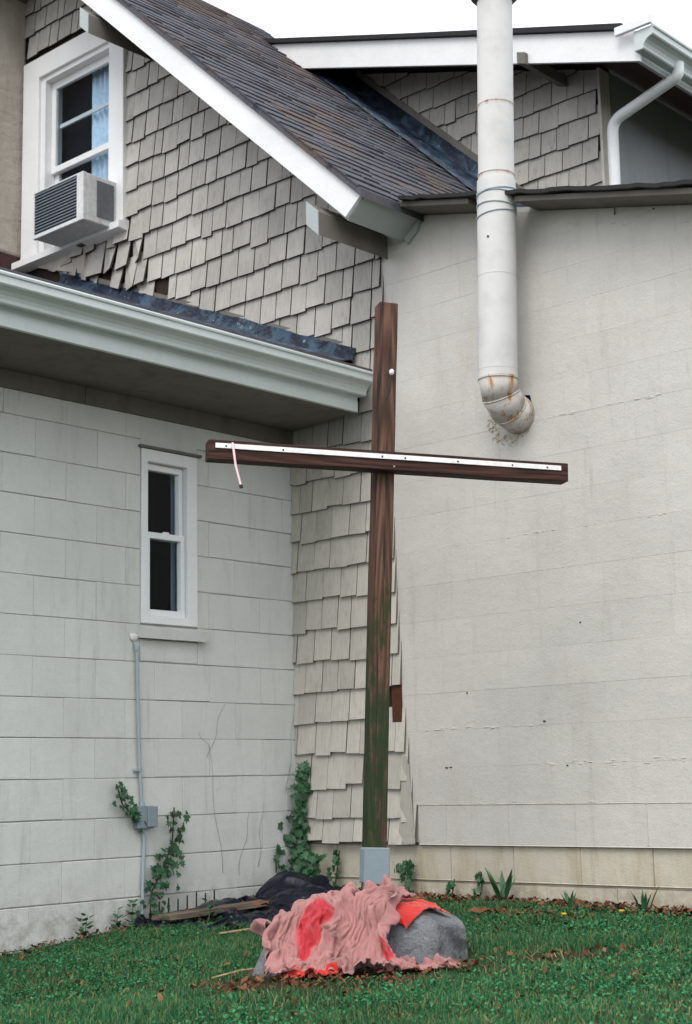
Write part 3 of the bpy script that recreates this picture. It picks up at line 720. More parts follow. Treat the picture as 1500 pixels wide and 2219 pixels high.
box('gutter_corner_cap', (1.46, 1.735), (1.63, 1.658), (6.045, 6.105), 'white_paint', up, .004)
def smooth_path(pts, r=.5, n=6):
    P = [Vector(p) for p in pts]; out = [P[0]]
    for i in range(1, len(P) - 1):
        a = P[i].lerp(P[i - 1], r); b = P[i].lerp(P[i + 1], r)
        for t in range(n + 1): u = t / n; out.append((a.lerp(P[i], u)).lerp(P[i].lerp(b, u), u))
    return out + [P[-1]]
def fillet(pts, rad, n=6):
    P = [Vector(p) for p in pts]; out = [P[0]]
    for i in range(1, len(P) - 1):
        d0 = (P[i - 1] - P[i]); d1 = (P[i + 1] - P[i]); r = min(rad, d0.length * .45, d1.length * .45); a = P[i] + d0.normalized() * r; b = P[i] + d1.normalized() * r
        for t in range(n + 1): u = t / n; out.append((a.lerp(P[i], u)).lerp(P[i].lerp(b, u), u))
    return out + [P[-1]]
tube('downspout', fillet([(1.66, 2.10, 5.95), (1.655, 2.10, 5.86), (1.085, 2.16, 5.735), (1.07, 2.16, 4.62)], .085), .040, 'vinyl', up, 14)
# sealed valley: torn blue-black flashing between lower roof and the shingles
def valley():
    n = 60; V = []; F = []
    for i in range(n + 1):
        x = -1.62 + 2.67 * i / n; z = zroof(x)
        w1 = .42 + .06 * noise.noise((x * 3, 1, 0)) + .04 * noise.noise((x * 11, 1, 0)); up_ = .13 + .05 * noise.noise((x * 4, 7, 0)) + .03 * noise.noise((x * 13, 7, 0))
        for (yy, dz) in ((DY - w1, .006), (DY - .16, .035 + .03 * noise.noise((x * 7, 3, 0))), (DY - .045, .06), (DY - .032, .06 + up_)): V.append((x, yy, z + dz))
        if i:
            for q in range(3): F.append((4 * i - 4 + q, 4 * i + q, 4 * i + q + 1, 4 * i - 3 + q))
    o = mesh('valley_flashing', V, F, 'tar_flashing', up, True); md = o.modifiers.new('s', 'SOLIDIFY'); md.thickness = .006
valley()
prism('trim_strip', [(-1.3, DY - .04, zroof(-1.3) + .17), (.62, DY - .04, zroof(.62) + .17), (.62, DY - .04, zroof(.62) + .235), (-1.3, DY - .04, zroof(-1.3) + .235)], (0, .02, 0), 'soffit_shade_paint', up)

# ------------------------------------------------------------------ vent pipe
vp = thing('vent_pipe', 'fat white metal vent pipe with rust seams climbing the wall', 'pipe', (1.735, -.20, 3.0))
PX, PY, PR = 1.737, -.20, .104
def ax(z): return (PX + (z - 3.3) * .038, PY, z)
tube('pipe', [ax(3.30), ax(3.7), ax(4.40)], PR + .001, 'pipe_paint', vp, 40)
tube('pipe', [ax(4.385), ax(5.46)], PR - .006, 'pipe_paint', vp, 40)
tube('seam', [ax(3.295), ax(3.306)], PR + .0035, 'pipe_paint', vp, 40)
for z, r_ in ((3.86, .0022), (4.83, -.004), (4.43, -.003), (3.345, .002)): tube('seam', [ax(z), ax(z + .006)], PR + r_, 'pipe_paint', vp, 40)
# loose strap bands, tilted
for z, tx, ty in ((4.30, .05, -.10), (4.245, -.03, -.06), (4.20, .10, .02), (4.335, .02, .05)):
    pts = [Vector(ax(z)) + Vector((math.cos(t) * (PR + .0045), math.sin(t) * (PR + .0045), math.cos(t) * (PR) * tx + math.sin(t) * PR * ty * 2)) for t in [i * 2 * math.pi / 40 for i in range(40)]]
    V = []; F = []
    for i, p in enumerate(pts):
        c = Vector((ax(z)[0], PY, p.z)); d = (p - c).normalized()
        V += [tuple(p - d * .003 + Vector((0, 0, -.004))), tuple(p + d * .001 + Vector((0, 0, -.004))), tuple(p + d * .001 + Vector((0, 0, .004))), tuple(p - d * .003 + Vector((0, 0, .004)))]
        for q in range(4): j = (i + 1) % 40; F.append((4 * i + q, 4 * j + q, 4 * j + (q + 1) % 4, 4 * i + (q + 1) % 4))
    mesh('strap', V, F, 'galvanised', vp, True)
# gored elbow into the wall: straight pieces with mitred seams
def elbow():
    R_ = .205; E = []
    for i in range(4): a = math.radians(90) * i / 3; E.append(Vector((PX + (-.016) * (i / 3), PY + R_ * (1 - math.cos(a)), 3.295 - .16 * math.sin(a) * 1.0)))
    segn = 40; rings = []
    for i, p in enumerate(E):
        a = math.radians(90) * i / 3; nrm = Vector((0, math.sin(a), -math.cos(a))); u = Vector((1, 0, 0)); v = nrm.cross(u)
        rings.append([p + (u * math.cos(t) + v * math.sin(t)) * PR * 1.0 for t in [k * 2 * math.pi / segn for k in range(segn)]])
    for i in range(3):
        V = [tuple(q) for r in (rings[i], rings[i + 1]) for q in r]; F = [(k, (k + 1) % segn, segn + (k + 1) % segn, segn + k) for k in range(segn)]
        o = mesh('elbow', V, F, 'elbow_paint', vp, True); md = o.modifiers.new('s', 'SOLIDIFY'); md.thickness = .003
        if i: V, F = tube_data([rings[i][k] for k in range(segn)] + [rings[i][0]], .0035, 6, False); mesh('elbow_seam', V, F, 'elbow_paint', vp, True)
elbow()
tube('rain_cap', [ax(5.435), ax(5.465), ax(5.47), ax(5.52)], [PR - .002, PR + .025, PR + .03, PR + .03], 'black_plastic_parts', vp, 32)
tube('rivet', [Vector(ax(4.06)) + Vector((.02, -PR - .004, 0)), Vector(ax(4.06)) + Vector((.02, -PR + .01, 0))], .006, 'screw_dark', vp, 8)

# ------------------------------------------------------------------ conduit on the block wing
cd = thing('electrical_conduit', 'thin grey metal conduit with small box running down the block wall', 'conduit', (.02, -1.21, .52))
tube('pipe', smooth_path([(-.02, -1.262, 1.985), (.022, -1.255, 1.965), (.022, -1.25, 1.90), (.022, -1.235, 1.40), (.022, -1.215, 1.11)], .4, 4), .0095, 'galvanised', cd, 10)
tube('pipe', [(.022, -1.212, 1.0), (.024, -1.20, .93), (.022, -1.205, .75), (.022, -1.212, .44)], .0095, 'galvanised', cd, 10)
for y, z in ((-1.252, 1.93), (-1.214, 1.105), (-1.212, .965)): tube('coupling', [(.022, y, z), (.022, y, z + .022)], .015, 'galvanised', cd, 10)
box('strap', (.004, .034), (-1.262, -1.235), (1.287, 1.30), 'galvanised', cd)
jb = box('junction_box', (.004, .055), (-1.262, -1.155), (.985, 1.105), 'box_metal', cd, .004)
box('cover', (.056, .064), (-1.205, -1.135), (.992, 1.10), 'box_metal', jb, .003)
bl = bmesh.new(); bmesh.ops.create_icosphere(bl, subdivisions=2, radius=.03)
for v in bl.verts: v.co = Vector((v.co.x * .35 + .008, v.co.y * 1.0 - 1.262, v.co.z * .8 + 2.005)) + Vector((0, noise.noise(v.co * 60), noise.noise(v.co * 55 + Vector((3, 1, 2))))) * .008
mesh('caulk_blob', [tuple(v.co) for v in bl.verts], [tuple(v.index for v in f.verts) for f in bl.faces], 'caulk', cd, True); bl.free()

# ------------------------------------------------------------------ wooden cross
cross = thing('wooden_cross', 'leaning brown timber cross with white strip along its beam', 'cross', (1.76, -1.33, gz(1.76, -1.33)))
PB = Vector((1.752, -1.425, .44)); PTt = Vector((1.9, -1.29, 3.43)); 
pax = (PTt - Vector((1.811, -1.372, .911))).normalized()
PB = Vector((1.811, -1.372, .911)) - pax * .47
hf = Vector((-.673, .739, 0)); hr = Vector((.739, .673, 0))
bd = (hr * math.cos(math.radians(15)) + hf * math.sin(math.radians(15)))
yax = pax.cross(bd).normalized(); xax = yax.cross(pax).normalized()        # x along the beam, y away from camera, z up the post
M0 = Matrix((xax, yax, pax)).transposed().to_4x4(); M0.translation = PB
def lbox(name, x, y, z, mat, parent, bev=.004, M=M0, wob=0):
    cx, cy, cz = (sum(x) / 2, sum(y) / 2, sum(z) / 2)
    v = [(x[i] - cx, y[j] - cy, z[k] - cz) for k in (0, 1) for i, j in ((0, 0), (1, 0), (1, 1), (0, 1))]
    me = bpy.data.meshes.new(name); me.from_pydata(v, [], BF); me.update(); me.materials.append(MATS[mat])
    o = bpy.data.objects.new(name, me); COL.objects.link(o); o.parent = parent; o.matrix_parent_inverse = Matrix.Translation(-WLOC[parent.name]) if parent.name not in ROTATED else ROTATED[parent.name].inverted()
    mw = M @ Matrix.Translation((cx, cy, cz)); o.matrix_basis = mw; ROTATED[o.name] = mw
    b = bmesh.new(); b.from_mesh(me); bmesh.ops.recalc_face_normals(b, faces=b.faces)
    if wob:
        bmesh.ops.subdivide_edges(b, edges=[e for e in b.edges if e.calc_length() > .3], cuts=14, use_grid_fill=True)
        for vv in b.verts: vv.co += Vector((noise.noise(vv.co * 3 + Vector((cz, 0, 0))), noise.noise(vv.co * 3 + Vector((0, 5, cx))), 0)) * wob if name == 'post' else Vector((0, noise.noise(vv.co * 3), noise.noise(vv.co * 3 + Vector((0, 4, 0))))) * wob
        es = [e for e in b.edges if len(e.link_faces) == 2 and e.calc_face_angle(0) > .8]
        bmesh.ops.bevel(b, geom=es, offset=bev, segments=2, profile=.5, affect='EDGES', clamp_overlap=True)
    elif bev: bmesh.ops.bevel(b, geom=b.edges[:], offset=bev, segments=1, profile=.5, affect='EDGES', clamp_overlap=True)
    b.to_mesh(me); b.free(); return o
hs = .0455
TOP = (PTt - PB).length
post = lbox('post', (-hs, hs), (-hs, hs), (0, TOP), 'post_wood', cross, .005, M0, .003)
# beam notched on the front of the post: its own frame with a slight drop to the right
ZB = (Vector((1.846, -1.34, 2.655)) - PB).dot(pax)
MB_ = M0 @ Matrix.Translation((0, -.062, ZB)) @ Matrix.Rotation(math.radians(-.85), 4, 'Y')
beam = lbox('beam', (-.838, .885), (-.0445, .0445), (-.0445, .0445), 'beam_wood', cross, .004, MB_, .003)
strip = lbox('white_strip', (-.808, .846), (-.0525, -.0455), (.006, .0285), 'led_white', cross, .001, MB_)
for x in (-.76, -.50, -.035, .075, .33, .60, .775): lbox('screw', (x - .004, x + .004), (-.055, -.052), (.012, .020), 'screw_dark', cross, .001, MB_)
lbox('screw', (.02, .028), (-.048, -.0445), (-.030, -.022), 'galvanised', cross, .001, MB_)
zb_ = lambda p: M0 @ Vector(p)
pz = (Vector((1.9, -1.29, 3.05)) - PB).dot(pax)
def ptube(name, pts, r, mat, parent, seg=8): return tube(name, [M0 @ Vector(p) for p in pts], r, mat, parent, seg)
ptube('peg', [(.000, -.044, pz - .085), (.008, -.052, pz - .02), (.014, -.058, pz + .03)], .0042, 'screw_dark', cross)
ptube('peg_head', [(.0145, -.058, pz + .024), (.0150, -.062, pz + .030), (.0155, -.066, pz + .042), (.0155, -.066, pz + .048)], [.006, .011, .011, .005], 'led_white', cross, 12)
# grey electrical box at the foot
zq = lambda z: (z - PB.z)
lbox('electrical_box', (-.080, .030), (-.135, -.047), (zq(.765), zq(.917)), 'box_metal', cross, .006)
lbox('box_cover', (-.083, .033), (-.142, -.1355), (zq(.762), zq(.920)), 'box_metal', cross, .004)
lbox('bracket', (-.064, .034), (-.10, -.048), (zq(.44), zq(.764)), 'box_metal', cross, .003)
ptube('cable', [(.010, -.105, zq(.764)), (.012, -.108, zq(.70)), (.010, -.112, zq(.58))], .006, 'galvanised', cross)
hc = thing('hanging_rod', 'thin pinkish rod with black tip dangling from the cross beam', 'rod', tuple(MB_ @ Vector((-.67, -.06, .02))))
tube('rod', [MB_ @ Vector(p) for p in ((-.732, -.052, .030), (-.732, -.064, .022), (-.722, -.086, -.075), (-.700, -.110, -.172))], .0055, 'pink_plastic', hc, 10)
tube('tip', [MB_ @ Vector(p) for p in ((-.7005, -.1095, -.168), (-.698, -.112, -.181))], .0085, 'black_plastic_parts', hc, 12)

# ------------------------------------------------------------------ granite boulder
RC = Vector((1.985, -1.64, 0)); yaw = math.atan2(hr.y, hr.x) - math.radians(9)
ru = Vector((math.cos(yaw), math.sin(yaw), 0)); rv = Vector((-math.sin(yaw), math.cos(yaw), 0)); RZ0 = gz(RC.x, RC.y) - .06
RP = [(-.47, -.17, 0), (-.43, .16, 0), (.40, .17, 0), (.445, -.06, 0), (.335, -.215, 0), (-.36, -.23, 0),
      (-.41, -.11, .16), (-.36, .13, .20), (.385, .15, .235), (.432, -.055, .212), (.322, -.208, .238), (-.29, -.17, .21),
      (-.20, -.08, .325), (-.16, .11, .32), (.22, .12, .295), (.25, -.13, .285), (.02, -.13, .305)]
def to_w(p): return Vector((RC.x, RC.y, RZ0)) + ru * p[0] + rv * p[1] + Vector((0, 0, p[2]))
def build_rock():
    b = bmesh.new()
    for p in RP: b.verts.new(to_w(p))
    bmesh.ops.convex_hull(b, input=b.verts); bmesh.ops.recalc_face_normals(b, faces=b.faces)
    planes = [(f.normal.copy(), f.calc_center_median().copy()) for f in b.faces]
    bmesh.ops.bevel(b, geom=[e for e in b.edges], offset=.007, segments=1, profile=.6, affect='EDGES', clamp_overlap=True)
    bmesh.ops.triangulate(b, faces=b.faces); bmesh.ops.subdivide_edges(b, edges=[e for e in b.edges if e.calc_length() > .05], cuts=3, use_grid_fill=True)
    bmesh.ops.recalc_face_normals(b, faces=b.faces)
    for v in b.verts: v.co += v.normal * (noise.noise(v.co * 11) * .007 + noise.noise(v.co * 34) * .005 - .004)
    o = mesh('granite_boulder', [tuple(v.co) for v in b.verts], [tuple(v.index for v in f.verts) for f in b.faces], 'granite'); b.free()
    tag(o, 'grey speckled granite boulder half covered by pink cloth at cross foot', 'boulder'); return planes
ROCK = build_rock()

# ------------------------------------------------------------------ draped cloth (solved with the cloth modifier, then frozen)
def gz_np(x, y): yy = np.clip(y, -9, .6); return .578 + .075 * yy + .010 * np.sin(1.7 * x + .6) * np.cos(1.3 * y) + .006 * np.sin(4.1 * x - 2.2 * y)
def collider(name, verts, faces):
    me = bpy.data.meshes.new(name); me.from_pydata(verts, [], faces); me.update(); o = bpy.data.objects.new(name, me); COL.objects.link(o)
    o.modifiers.new('c', 'COLLISION'); o.collision.thickness_outer = .006; o.collision.cloth_friction = 40; o.collision.damping = .6; return o
def drape_cloth(name, c_uv, size, n, z0, mat, rot, grow, frames, seed, solids, wave=.012, uvoff=(0, 0), pleat=.09, fan=1.0, bend=.05, selfc=True, org=None, ud=None, vd=None, thick=.0014, link=True):
    org = org or RC; ud = ud or ru; vd = vd or rv
    rs = np.random.default_rng(seed); nu, nv = n; u = np.linspace(-.5, .5, nu); v = np.linspace(-.5, .5, nv); U, Vg = np.meshgrid(u, v, indexing='ij')
    lu, lv = U * size[0], Vg * size[1]
    # ragged outline
    lu = lu * (1 + .10 * np.sin(Vg * 5 + seed) + .05 * np.sin(Vg * 13 + 2 * seed)); lv = lv * (1 + .08 * np.sin(U * 6 + 1.7 * seed) + .05 * np.sin(U * 15 + seed))
    a = math.radians(rot); lu, lv = lu * math.cos(a) - lv * math.sin(a) + c_uv[0], lu * math.sin(a) + lv * math.cos(a) + c_uv[1]
    ph = rs.uniform(0, 6, 12); lw = lambda a_, b_, p_: np.sin(a_ + p_ + 1.3 * np.sin(b_ + 2 * p_))
    s_ = U * size[0] / pleat + .55 * lw(Vg * 5, U * 7, ph[1]) + .25 * lw(Vg * 13, U * 11, ph[3]) + fan * U * Vg
    amp = wave * np.clip(.75 + .55 * lw(U * 11, Vg * 6, ph[4]), .12, 1.3)
    zz = z0 + amp * np.sin(2 * math.pi * s_) + .35 * wave * lw(Vg * 24, U * 9, ph[5]) + .18 * wave * np.sin(4.6 * math.pi * s_ + 6 * Vg) + rs.normal(0, .0008, U.shape)
    W = np.stack([org.x + ud.x * lu + vd.x * lv, org.y + ud.y * lu + vd.y * lv, zz], -1).reshape(-1, 3)
    F = [(i * nv + j, (i + 1) * nv + j, (i + 1) * nv + j + 1, i * nv + j + 1) for i in range(nu - 1) for j in range(nv - 1)]
    me = bpy.data.meshes.new(name); me.from_pydata(W.tolist(), [], F); me.update(); o = bpy.data.objects.new(name, me); COL.objects.link(o)
    md = o.modifiers.new('cloth', 'CLOTH'); st = md.settings; st.quality = 4; st.mass = .18; st.air_damping = 2; st.tension_stiffness = 12; st.compression_stiffness = 12; st.shear_stiffness = 4; st.bending_stiffness = bend
    st.tension_damping = 8; st.compression_damping = 8; st.bending_damping = .6
    st.shrink_min = -grow; cs = md.collision_settings; cs.use_collision = True; cs.distance_min = .006; cs.collision_quality = 2; cs.use_self_collision = selfc; cs.self_distance_min = .006; cs.self_friction = 12; cs.impulse_clamp = 0
    md.point_cache.frame_start = 1; md.point_cache.frame_end = frames
    for f in range(1, frames + 1): S.frame_set(f)
    dg = bpy.context.evaluated_depsgraph_get(); ev = o.evaluated_get(dg).to_mesh(); P = np.empty(len(ev.vertices) * 3, np.float32); ev.vertices.foreach_get('co', P); P = P.reshape(-1, 3).copy()
    bpy.data.objects.remove(o); S.frame_set(1)
    uv = np.stack([(U + .5) * size[0] + uvoff[0], (Vg + .5) * size[1] + uvoff[1]], -1).reshape(-1, 2)
    r = mesh(name, P, F, mat, None, True, uv)
    m2 = r.modifiers.new('solid', 'SOLIDIFY'); m2.thickness = thick; m2.offset = 0
    m2 = r.modifiers.new('sub', 'SUBSURF'); m2.levels = 1; m2.render_levels = 1
    return r, P, F
def hull_solid():
    b = bmesh.new()
    for p in RP: b.verts.new(to_w(p))
    bmesh.ops.convex_hull(b, input=b.verts); bmesh.ops.recalc_face_normals(b, faces=b.faces); b.verts.index_update()
    r = ([tuple(v.co) for v in b.verts], [tuple(v.index for v in f.verts) for f in b.faces]); b.free(); return r
gx = [RC.x - 1.2 + .1 * i for i in range(25)]; gy = [RC.y - 1.2 + .1 * i for i in range(25)]
gv = [(x, y, gz(x, y) + .004) for y in gy for x in gx]; gf = [(j * 25 + i, j * 25 + i + 1, (j + 1) * 25 + i + 1, (j + 1) * 25 + i) for j in range(24) for i in range(24)]
solids = [collider('tmp_ground', gv, gf), collider('tmp_rock', *hull_solid())]
zr = RZ0 + .36
o, P1, F1 = drape_cloth('red_cloth', (.17, -.04), (.28, .36), (36, 34), zr, 'red_cloth', -30, .0, 30, 5, solids, .014, pleat=.13, bend=.02, selfc=False)
tag(o, 'bright red cloth showing under the pink cloth on the boulder', 'cloth')
solids.append(collider('tmp_red', P1.tolist(), F1))
pink, P2, F2 = drape_cloth('faded_cloth', (-.085, -.140), (.70, .63), (112, 50), zr + .06, 'faded_cloth', -13, .0, 46, 11, solids, .034, pleat=.085, fan=2.0, bend=.06)
tag(pink, 'faded pink cloth draped in folds over the granite boulder', 'cloth')
o, _, _ = drape_cloth('cloth_scrap', (.26, -.32), (.36, .13), (46, 20), RZ0 + .17, 'faded_cloth', 8, .0, 22, 23, solids, .022, pleat=.075, bend=.04, selfc=False, uvoff=(.9, .9))
tag(o, 'crumpled pink cloth scrap lying on grass before the boulder', 'cloth')
o, _, _ = drape_cloth('red_cloth_scrap', (-.13, -.34), (.30, .12), (40, 20), RZ0 + .17, 'red_cloth', 14, .0, 22, 31, solids, .022, pleat=.07, bend=.04, selfc=False)
tag(o, 'crumpled red cloth scrap lying in the grass below pink cloth', 'cloth')
# ------------------------------------------------------------------ black plastic heap, solved the same way over a few lumps
def lump(c, r):
    b = bmesh.new(); bmesh.ops.create_icosphere(b, subdivisions=3, radius=1)
    v = [(c[0] + q.co.x * r[0], c[1] + q.co.y * r[1], c[2] + q.co.z * r[2]) for q in b.verts]; f = [tuple(w_.index for w_ in q.verts) for q in b.faces]; b.free(); return collider('tmp_lump', v, f)
gx = [-.3 + .1 * i for i in range(25)]; gy = [-1.9 + .1 * i for i in range(25)]
solids.append(collider('tmp_ground2', [(x, y, gz(x, y) + .004) for y in gy for x in gx], gf))
for c_, r_ in (((.26, -.34, .54), (.17, .20, .16)), ((.50, -.50, .53), (.16, .18, .10)), ((.22, -.84, .50), (.12, .20, .08)), ((.60, -.86, .48), (.15, .17, .06))): solids.append(lump(c_, r_))
solids.append(collider('tmp_wall', [(.02, -2, 0), (.02, 0, 0), (.02, 0, 2), (.02, -2, 2), (2, -.03, 0), (2, -.03, 2), (.02, -.03, 0), (.02, -.03, 2)], [(0, 1, 2, 3), (6, 4, 5, 7)]))
o, _, _ = drape_cloth('plastic_sheet', (0, 0), (1.25, .78), (100, 62), .82, 'black_sheet', 0, .0, 34, 8, solids, .045, pleat=.19, fan=3.0, bend=.05, selfc=False, org=Vector((.46, -.70, 0)), ud=Vector((.10, .995, 0)), vd=Vector((-.995, .10, 0)), thick=.0015)
tag(o, 'crumpled black plastic sheet heaped against the block wall', 'plastic sheet')
for q in solids: bpy.data.objects.remove(q)

def plank(name, p0, p1, w_, t, mat, label, cat, group=None):
    a, b = Vector(p0), Vector(p1); d = (b - a); L = d.length; d.normalize(); s_ = Vector((0, 0, 1)).cross(d).normalized(); n = d.cross(s_)
    M = Matrix((d, s_, n)).transposed().to_4x4(); M.translation = (a + b) / 2
    me = bpy.data.meshes.new(name); v = [((-.5, .5)[i] * L, (-.5, .5)[j] * w_, (-.5, .5)[k] * t) for k in (0, 1) for i, j in ((0, 0), (1, 0), (1, 1), (0, 1))]
    v[0] = (v[0][0] + .06, v[0][1], v[0][2]); v[4] = (v[4][0] + .05, v[4][1], v[4][2])
    me.from_pydata(v, [], BF); me.materials.append(MATS[mat]); o = bpy.data.objects.new(name, me); COL.objects.link(o); o.matrix_world = M; ROTATED[name] = M
    b_ = bmesh.new(); b_.from_mesh(me); bmesh.ops.recalc_face_normals(b_, faces=b_.faces); bmesh.ops.subdivide_edges(b_, edges=[e for e in b_.edges if e.calc_length() > L * .8], cuts=8, use_grid_fill=True)
    for q in b_.verts: q.co.z += noise.noise(q.co * 7) * .004; q.co.y += noise.noise(q.co * 5) * .006
    b_.to_mesh(me); b_.free()
    return tag(o, label, cat, group)
plank('weathered_board', (.235, -1.30, .535), (.455, -.74, .585), .12, .024, 'grey_board', 'weathered grey board lying on the black plastic', 'board')
def stick(pts, r, label, mat='stick_wood', name='dry_stick', group=None):
    V, F = tube_data(pts, r, 7); o = mesh(name, V, F, mat, None, True); return tag(o, label, 'stick', group)
stick([(.80, -1.38, .495), (.86, -1.22, .505), (.93, -1.02, .53)], [.006, .007, .005], 'pale bent stick on grass beside the black plastic')
stick([(.70, -.70, .56), (.80, -.53, .62), (.87, -.42, .66)], [.008, .008, .007], 'thick pale stick poking from plastic behind pink cloth')
stick([(1.62, -2.18, .425), (1.66, -2.06, .445), (1.70, -1.98, .45)], [.004, .005, .003], 'short pale stick in grass left of the boulder')
for i, (cu, cv, hh, lb) in enumerate(((-.16, -.30, .13, 'thin straw stalk leaning left against the pink cloth'), (.04, -.31, .14, 'longest straw stalk standing against the pink cloth folds'), (-.02, -.29, .08, 'shortest straw stalk before the pink cloth'))):
    p = Vector((RC.x, RC.y, 0)) + ru * cu + rv * cv; z = gz(p.x, p.y); q = p + ru * (.06 if i != 0 else -.05) + rv * .05
    stick([(p.x, p.y, z), ((p.x + q.x) / 2, (p.y + q.y) / 2, z + hh * .55), (q.x, q.y, z + hh)], [.003, .003, .002], lb, group='straw stalks by the cloth')
ed = thing('garden_edging', 'row of short black wire spikes behind the weathered board', 'edging', (.05, -.95, .5))
for i in range(7):
    y = -1.12 + i * .066; tube('spike', [(.052, y, gz(.05, y) - .02), (.05, y + .003, gz(.05, y) + .105 + .01 * math.sin(i * 2.1))], .0042, 'black_plastic_parts', ed, 6)
tube('rail', [(.052, -1.13, .535), (.052, -.70, .555)], .004, 'black_plastic_parts', ed, 6)

# ------------------------------------------------------------------ ivy and weeds
def leaf_mesh(kind):
    if kind == 'ivy': pts = [(0, 0), (.32, -.10), (.52, .16), (.30, .34), (.40, .66), (.14, .60), (0, 1.0), (-.14, .60), (-.40, .66), (-.30, .34), (-.52, .16), (-.32, -.10)]
    elif kind == 'weed': pts = [(0, 0), (.22, .15), (.30, .45), (.18, .8), (0, 1), (-.18, .8), (-.30, .45), (-.22, .15)]
    else: pts = [(0, 0), (.07, .3), (.08, .6), (0, 1), (-.08, .6), (-.07, .3)]
    V = [(0, .35 if kind == 'ivy' else .5, .0)] + [(x, y, .10 * abs(x) - .10 * y * y) for x, y in pts]; n = len(pts)
    F = [(0, 1 + i, 1 + (i + 1) % n) for i in range(n)]
    me = bpy.data.meshes.new(kind + '_leaf'); me.from_pydata(V, [], F); me.update(); return me
LM = {}
for kd, mt in (('ivy', 'leaf_green'), ('weed', 'weed_green'), ('blade', 'weed_green')): LM[kd] = leaf_mesh(kd); LM[kd].materials.append(MATS[mt])
def put_leaf(parent, kind, pos, outw, upd, size):
    z = Vector(outw).normalized(); y = Vector(upd); y = (y - z * y.dot(z)).normalized(); x = y.cross(z)
    M = Matrix((x, y, z)).transposed().to_4x4(); M.translation = Vector(pos); M = M @ Matrix.Diagonal((size, size, size, 1))
    o = bpy.data.objects.new('leaf', LM[kind]); COL.objects.link(o); o.parent = parent; o.matrix_parent_inverse = Matrix.Translation(-WLOC[parent.name]); o.matrix_basis = M
def vine(name, label, path, n, outw, spread, size, group=None, cat='ivy', taper=True):
    t = thing(name, label, cat, tuple(path[0]), group); P = [Vector(p) for p in path]
    tube('stem', path, .004, 'stem_brown', t, 6)
    for i in range(n):
        f = random.random() ** .9 * (len(P) - 1); k = min(int(f), len(P) - 2); p = P[k].lerp(P[k + 1], f - k); s_ = spread * (1 - .55 * f / (len(P) - 1) if taper else 1)
        o = Vector(outw); side = o.cross(Vector((0, 0, 1))).normalized()
        p = p + side * random.gauss(0, s_ * .5) + Vector((0, 0, random.gauss(0, s_ * .3))) + o * random.uniform(.008, .03 + s_ * .4)
        put_leaf(t, 'ivy', p, o + Vector((random.gauss(0, .45), random.gauss(0, .45), random.uniform(-.1, .7))), Vector((random.gauss(0, .6), random.gauss(0, .6), random.uniform(-1, .5))), size * random.uniform(.6, 1.25))
    return t
vine('ivy_vine', 'ivy sprig growing up left behind the conduit box', [(.02, -1.225, 1.0), (.02, -1.275, 1.06), (.02, -1.345, 1.115), (.02, -1.385, 1.22)], 62, (1, 0, 0), .055, .036, taper=False)
vine('ivy_vine', 'tall ivy vine climbing the block wall right of the conduit', [(.03, -1.17, .50), (.02, -1.14, .66), (.02, -1.06, .78), (.02, -1.0, .90), (.02, -.985, 1.09)], 120, (1, 0, 0), .075, .040, taper=False)
vine('ivy_vine', 'dense ivy vine climbing the inner corner beside the shingles', [(.06, -.10, .58), (.05, -.06, .72), (.05, -.05, .86), (.06, -.05, 1.0), (.085, -.045, 1.14), (.085, -.04, 1.30)], 240, (.75, -.65, 0), .085, .045)
vine('ivy_vine', 'low bushy ivy spreading over the litter at the corner', [(.10, -.10, .58), (.17, -.09, .70), (.22, -.07, .80)], 60, (.3, -.9, .1), .11, .045)
vine('ivy_vine', 'small ivy sprig on the foundation left of the cross', [(.33, -.05, .60), (.335, -.03, .72), (.345, -.02, .82)], 26, (0, -1, 0), .035, .035)
vine('ivy_vine', 'forked ivy sprig on the foundation right of the cross', [(.88, -.05, .58), (.875, -.03, .68), (.87, -.02, .77)], 34, (0, -1, 0), .05, .042)
vine('ivy_vine', 'short ivy runner reaching sideways from the forked sprig on foundation', [(.87, -.03, .72), (.83, -.03, .735), (.79, -.03, .73)], 12, (0, -1, 0), .03, .038)
vine('ivy_vine', 'short ivy tuft at the foundation just beyond the boulder', [(1.18, -.05, .58), (1.18, -.03, .64), (1.18, -.02, .68)], 16, (0, -1, 0), .03, .032)
vine('ivy_vine', 'upright ivy tuft at the foundation under the vent pipe', [(1.37, -.05, .58), (1.37, -.03, .65), (1.365, -.02, .72)], 26, (0, -1, 0), .04, .034)
vine('ivy_vine', 'ivy shoot on the block wall above the plastic', [(.03, -.22, .70), (.02, -.21, .76), (.02, -.19, .84)], 20, (1, 0, 0), .03, .034)
dv = thing('dry_vine', 'leafless dry vine stems clinging to the block wall near the corner', 'vine', (.008, -.6, .7))
for (y0, z0), (y1, z1) in (((-.62, .72), (-.72, 1.42)), ((-.34, .74), (-.30, 1.10)), ((-.72, 1.36), (-.60, 1.66)), ((-.50, .70), (-.40, 1.05)), ((-.10, 1.15), (-.03, 1.62)), ((-.70, 1.40), (-.80, 1.50))):
    pts = [(.0085, y0 + (y1 - y0) * t + .012 * math.sin(t * 9 + y0 * 20), z0 + (z1 - z0) * t) for t in [i / 9 for i in range(10)]]
    tube('stem', pts, [.0012 * (1 - .06 * i) for i in range(10)], 'dry_stem', dv, 5)
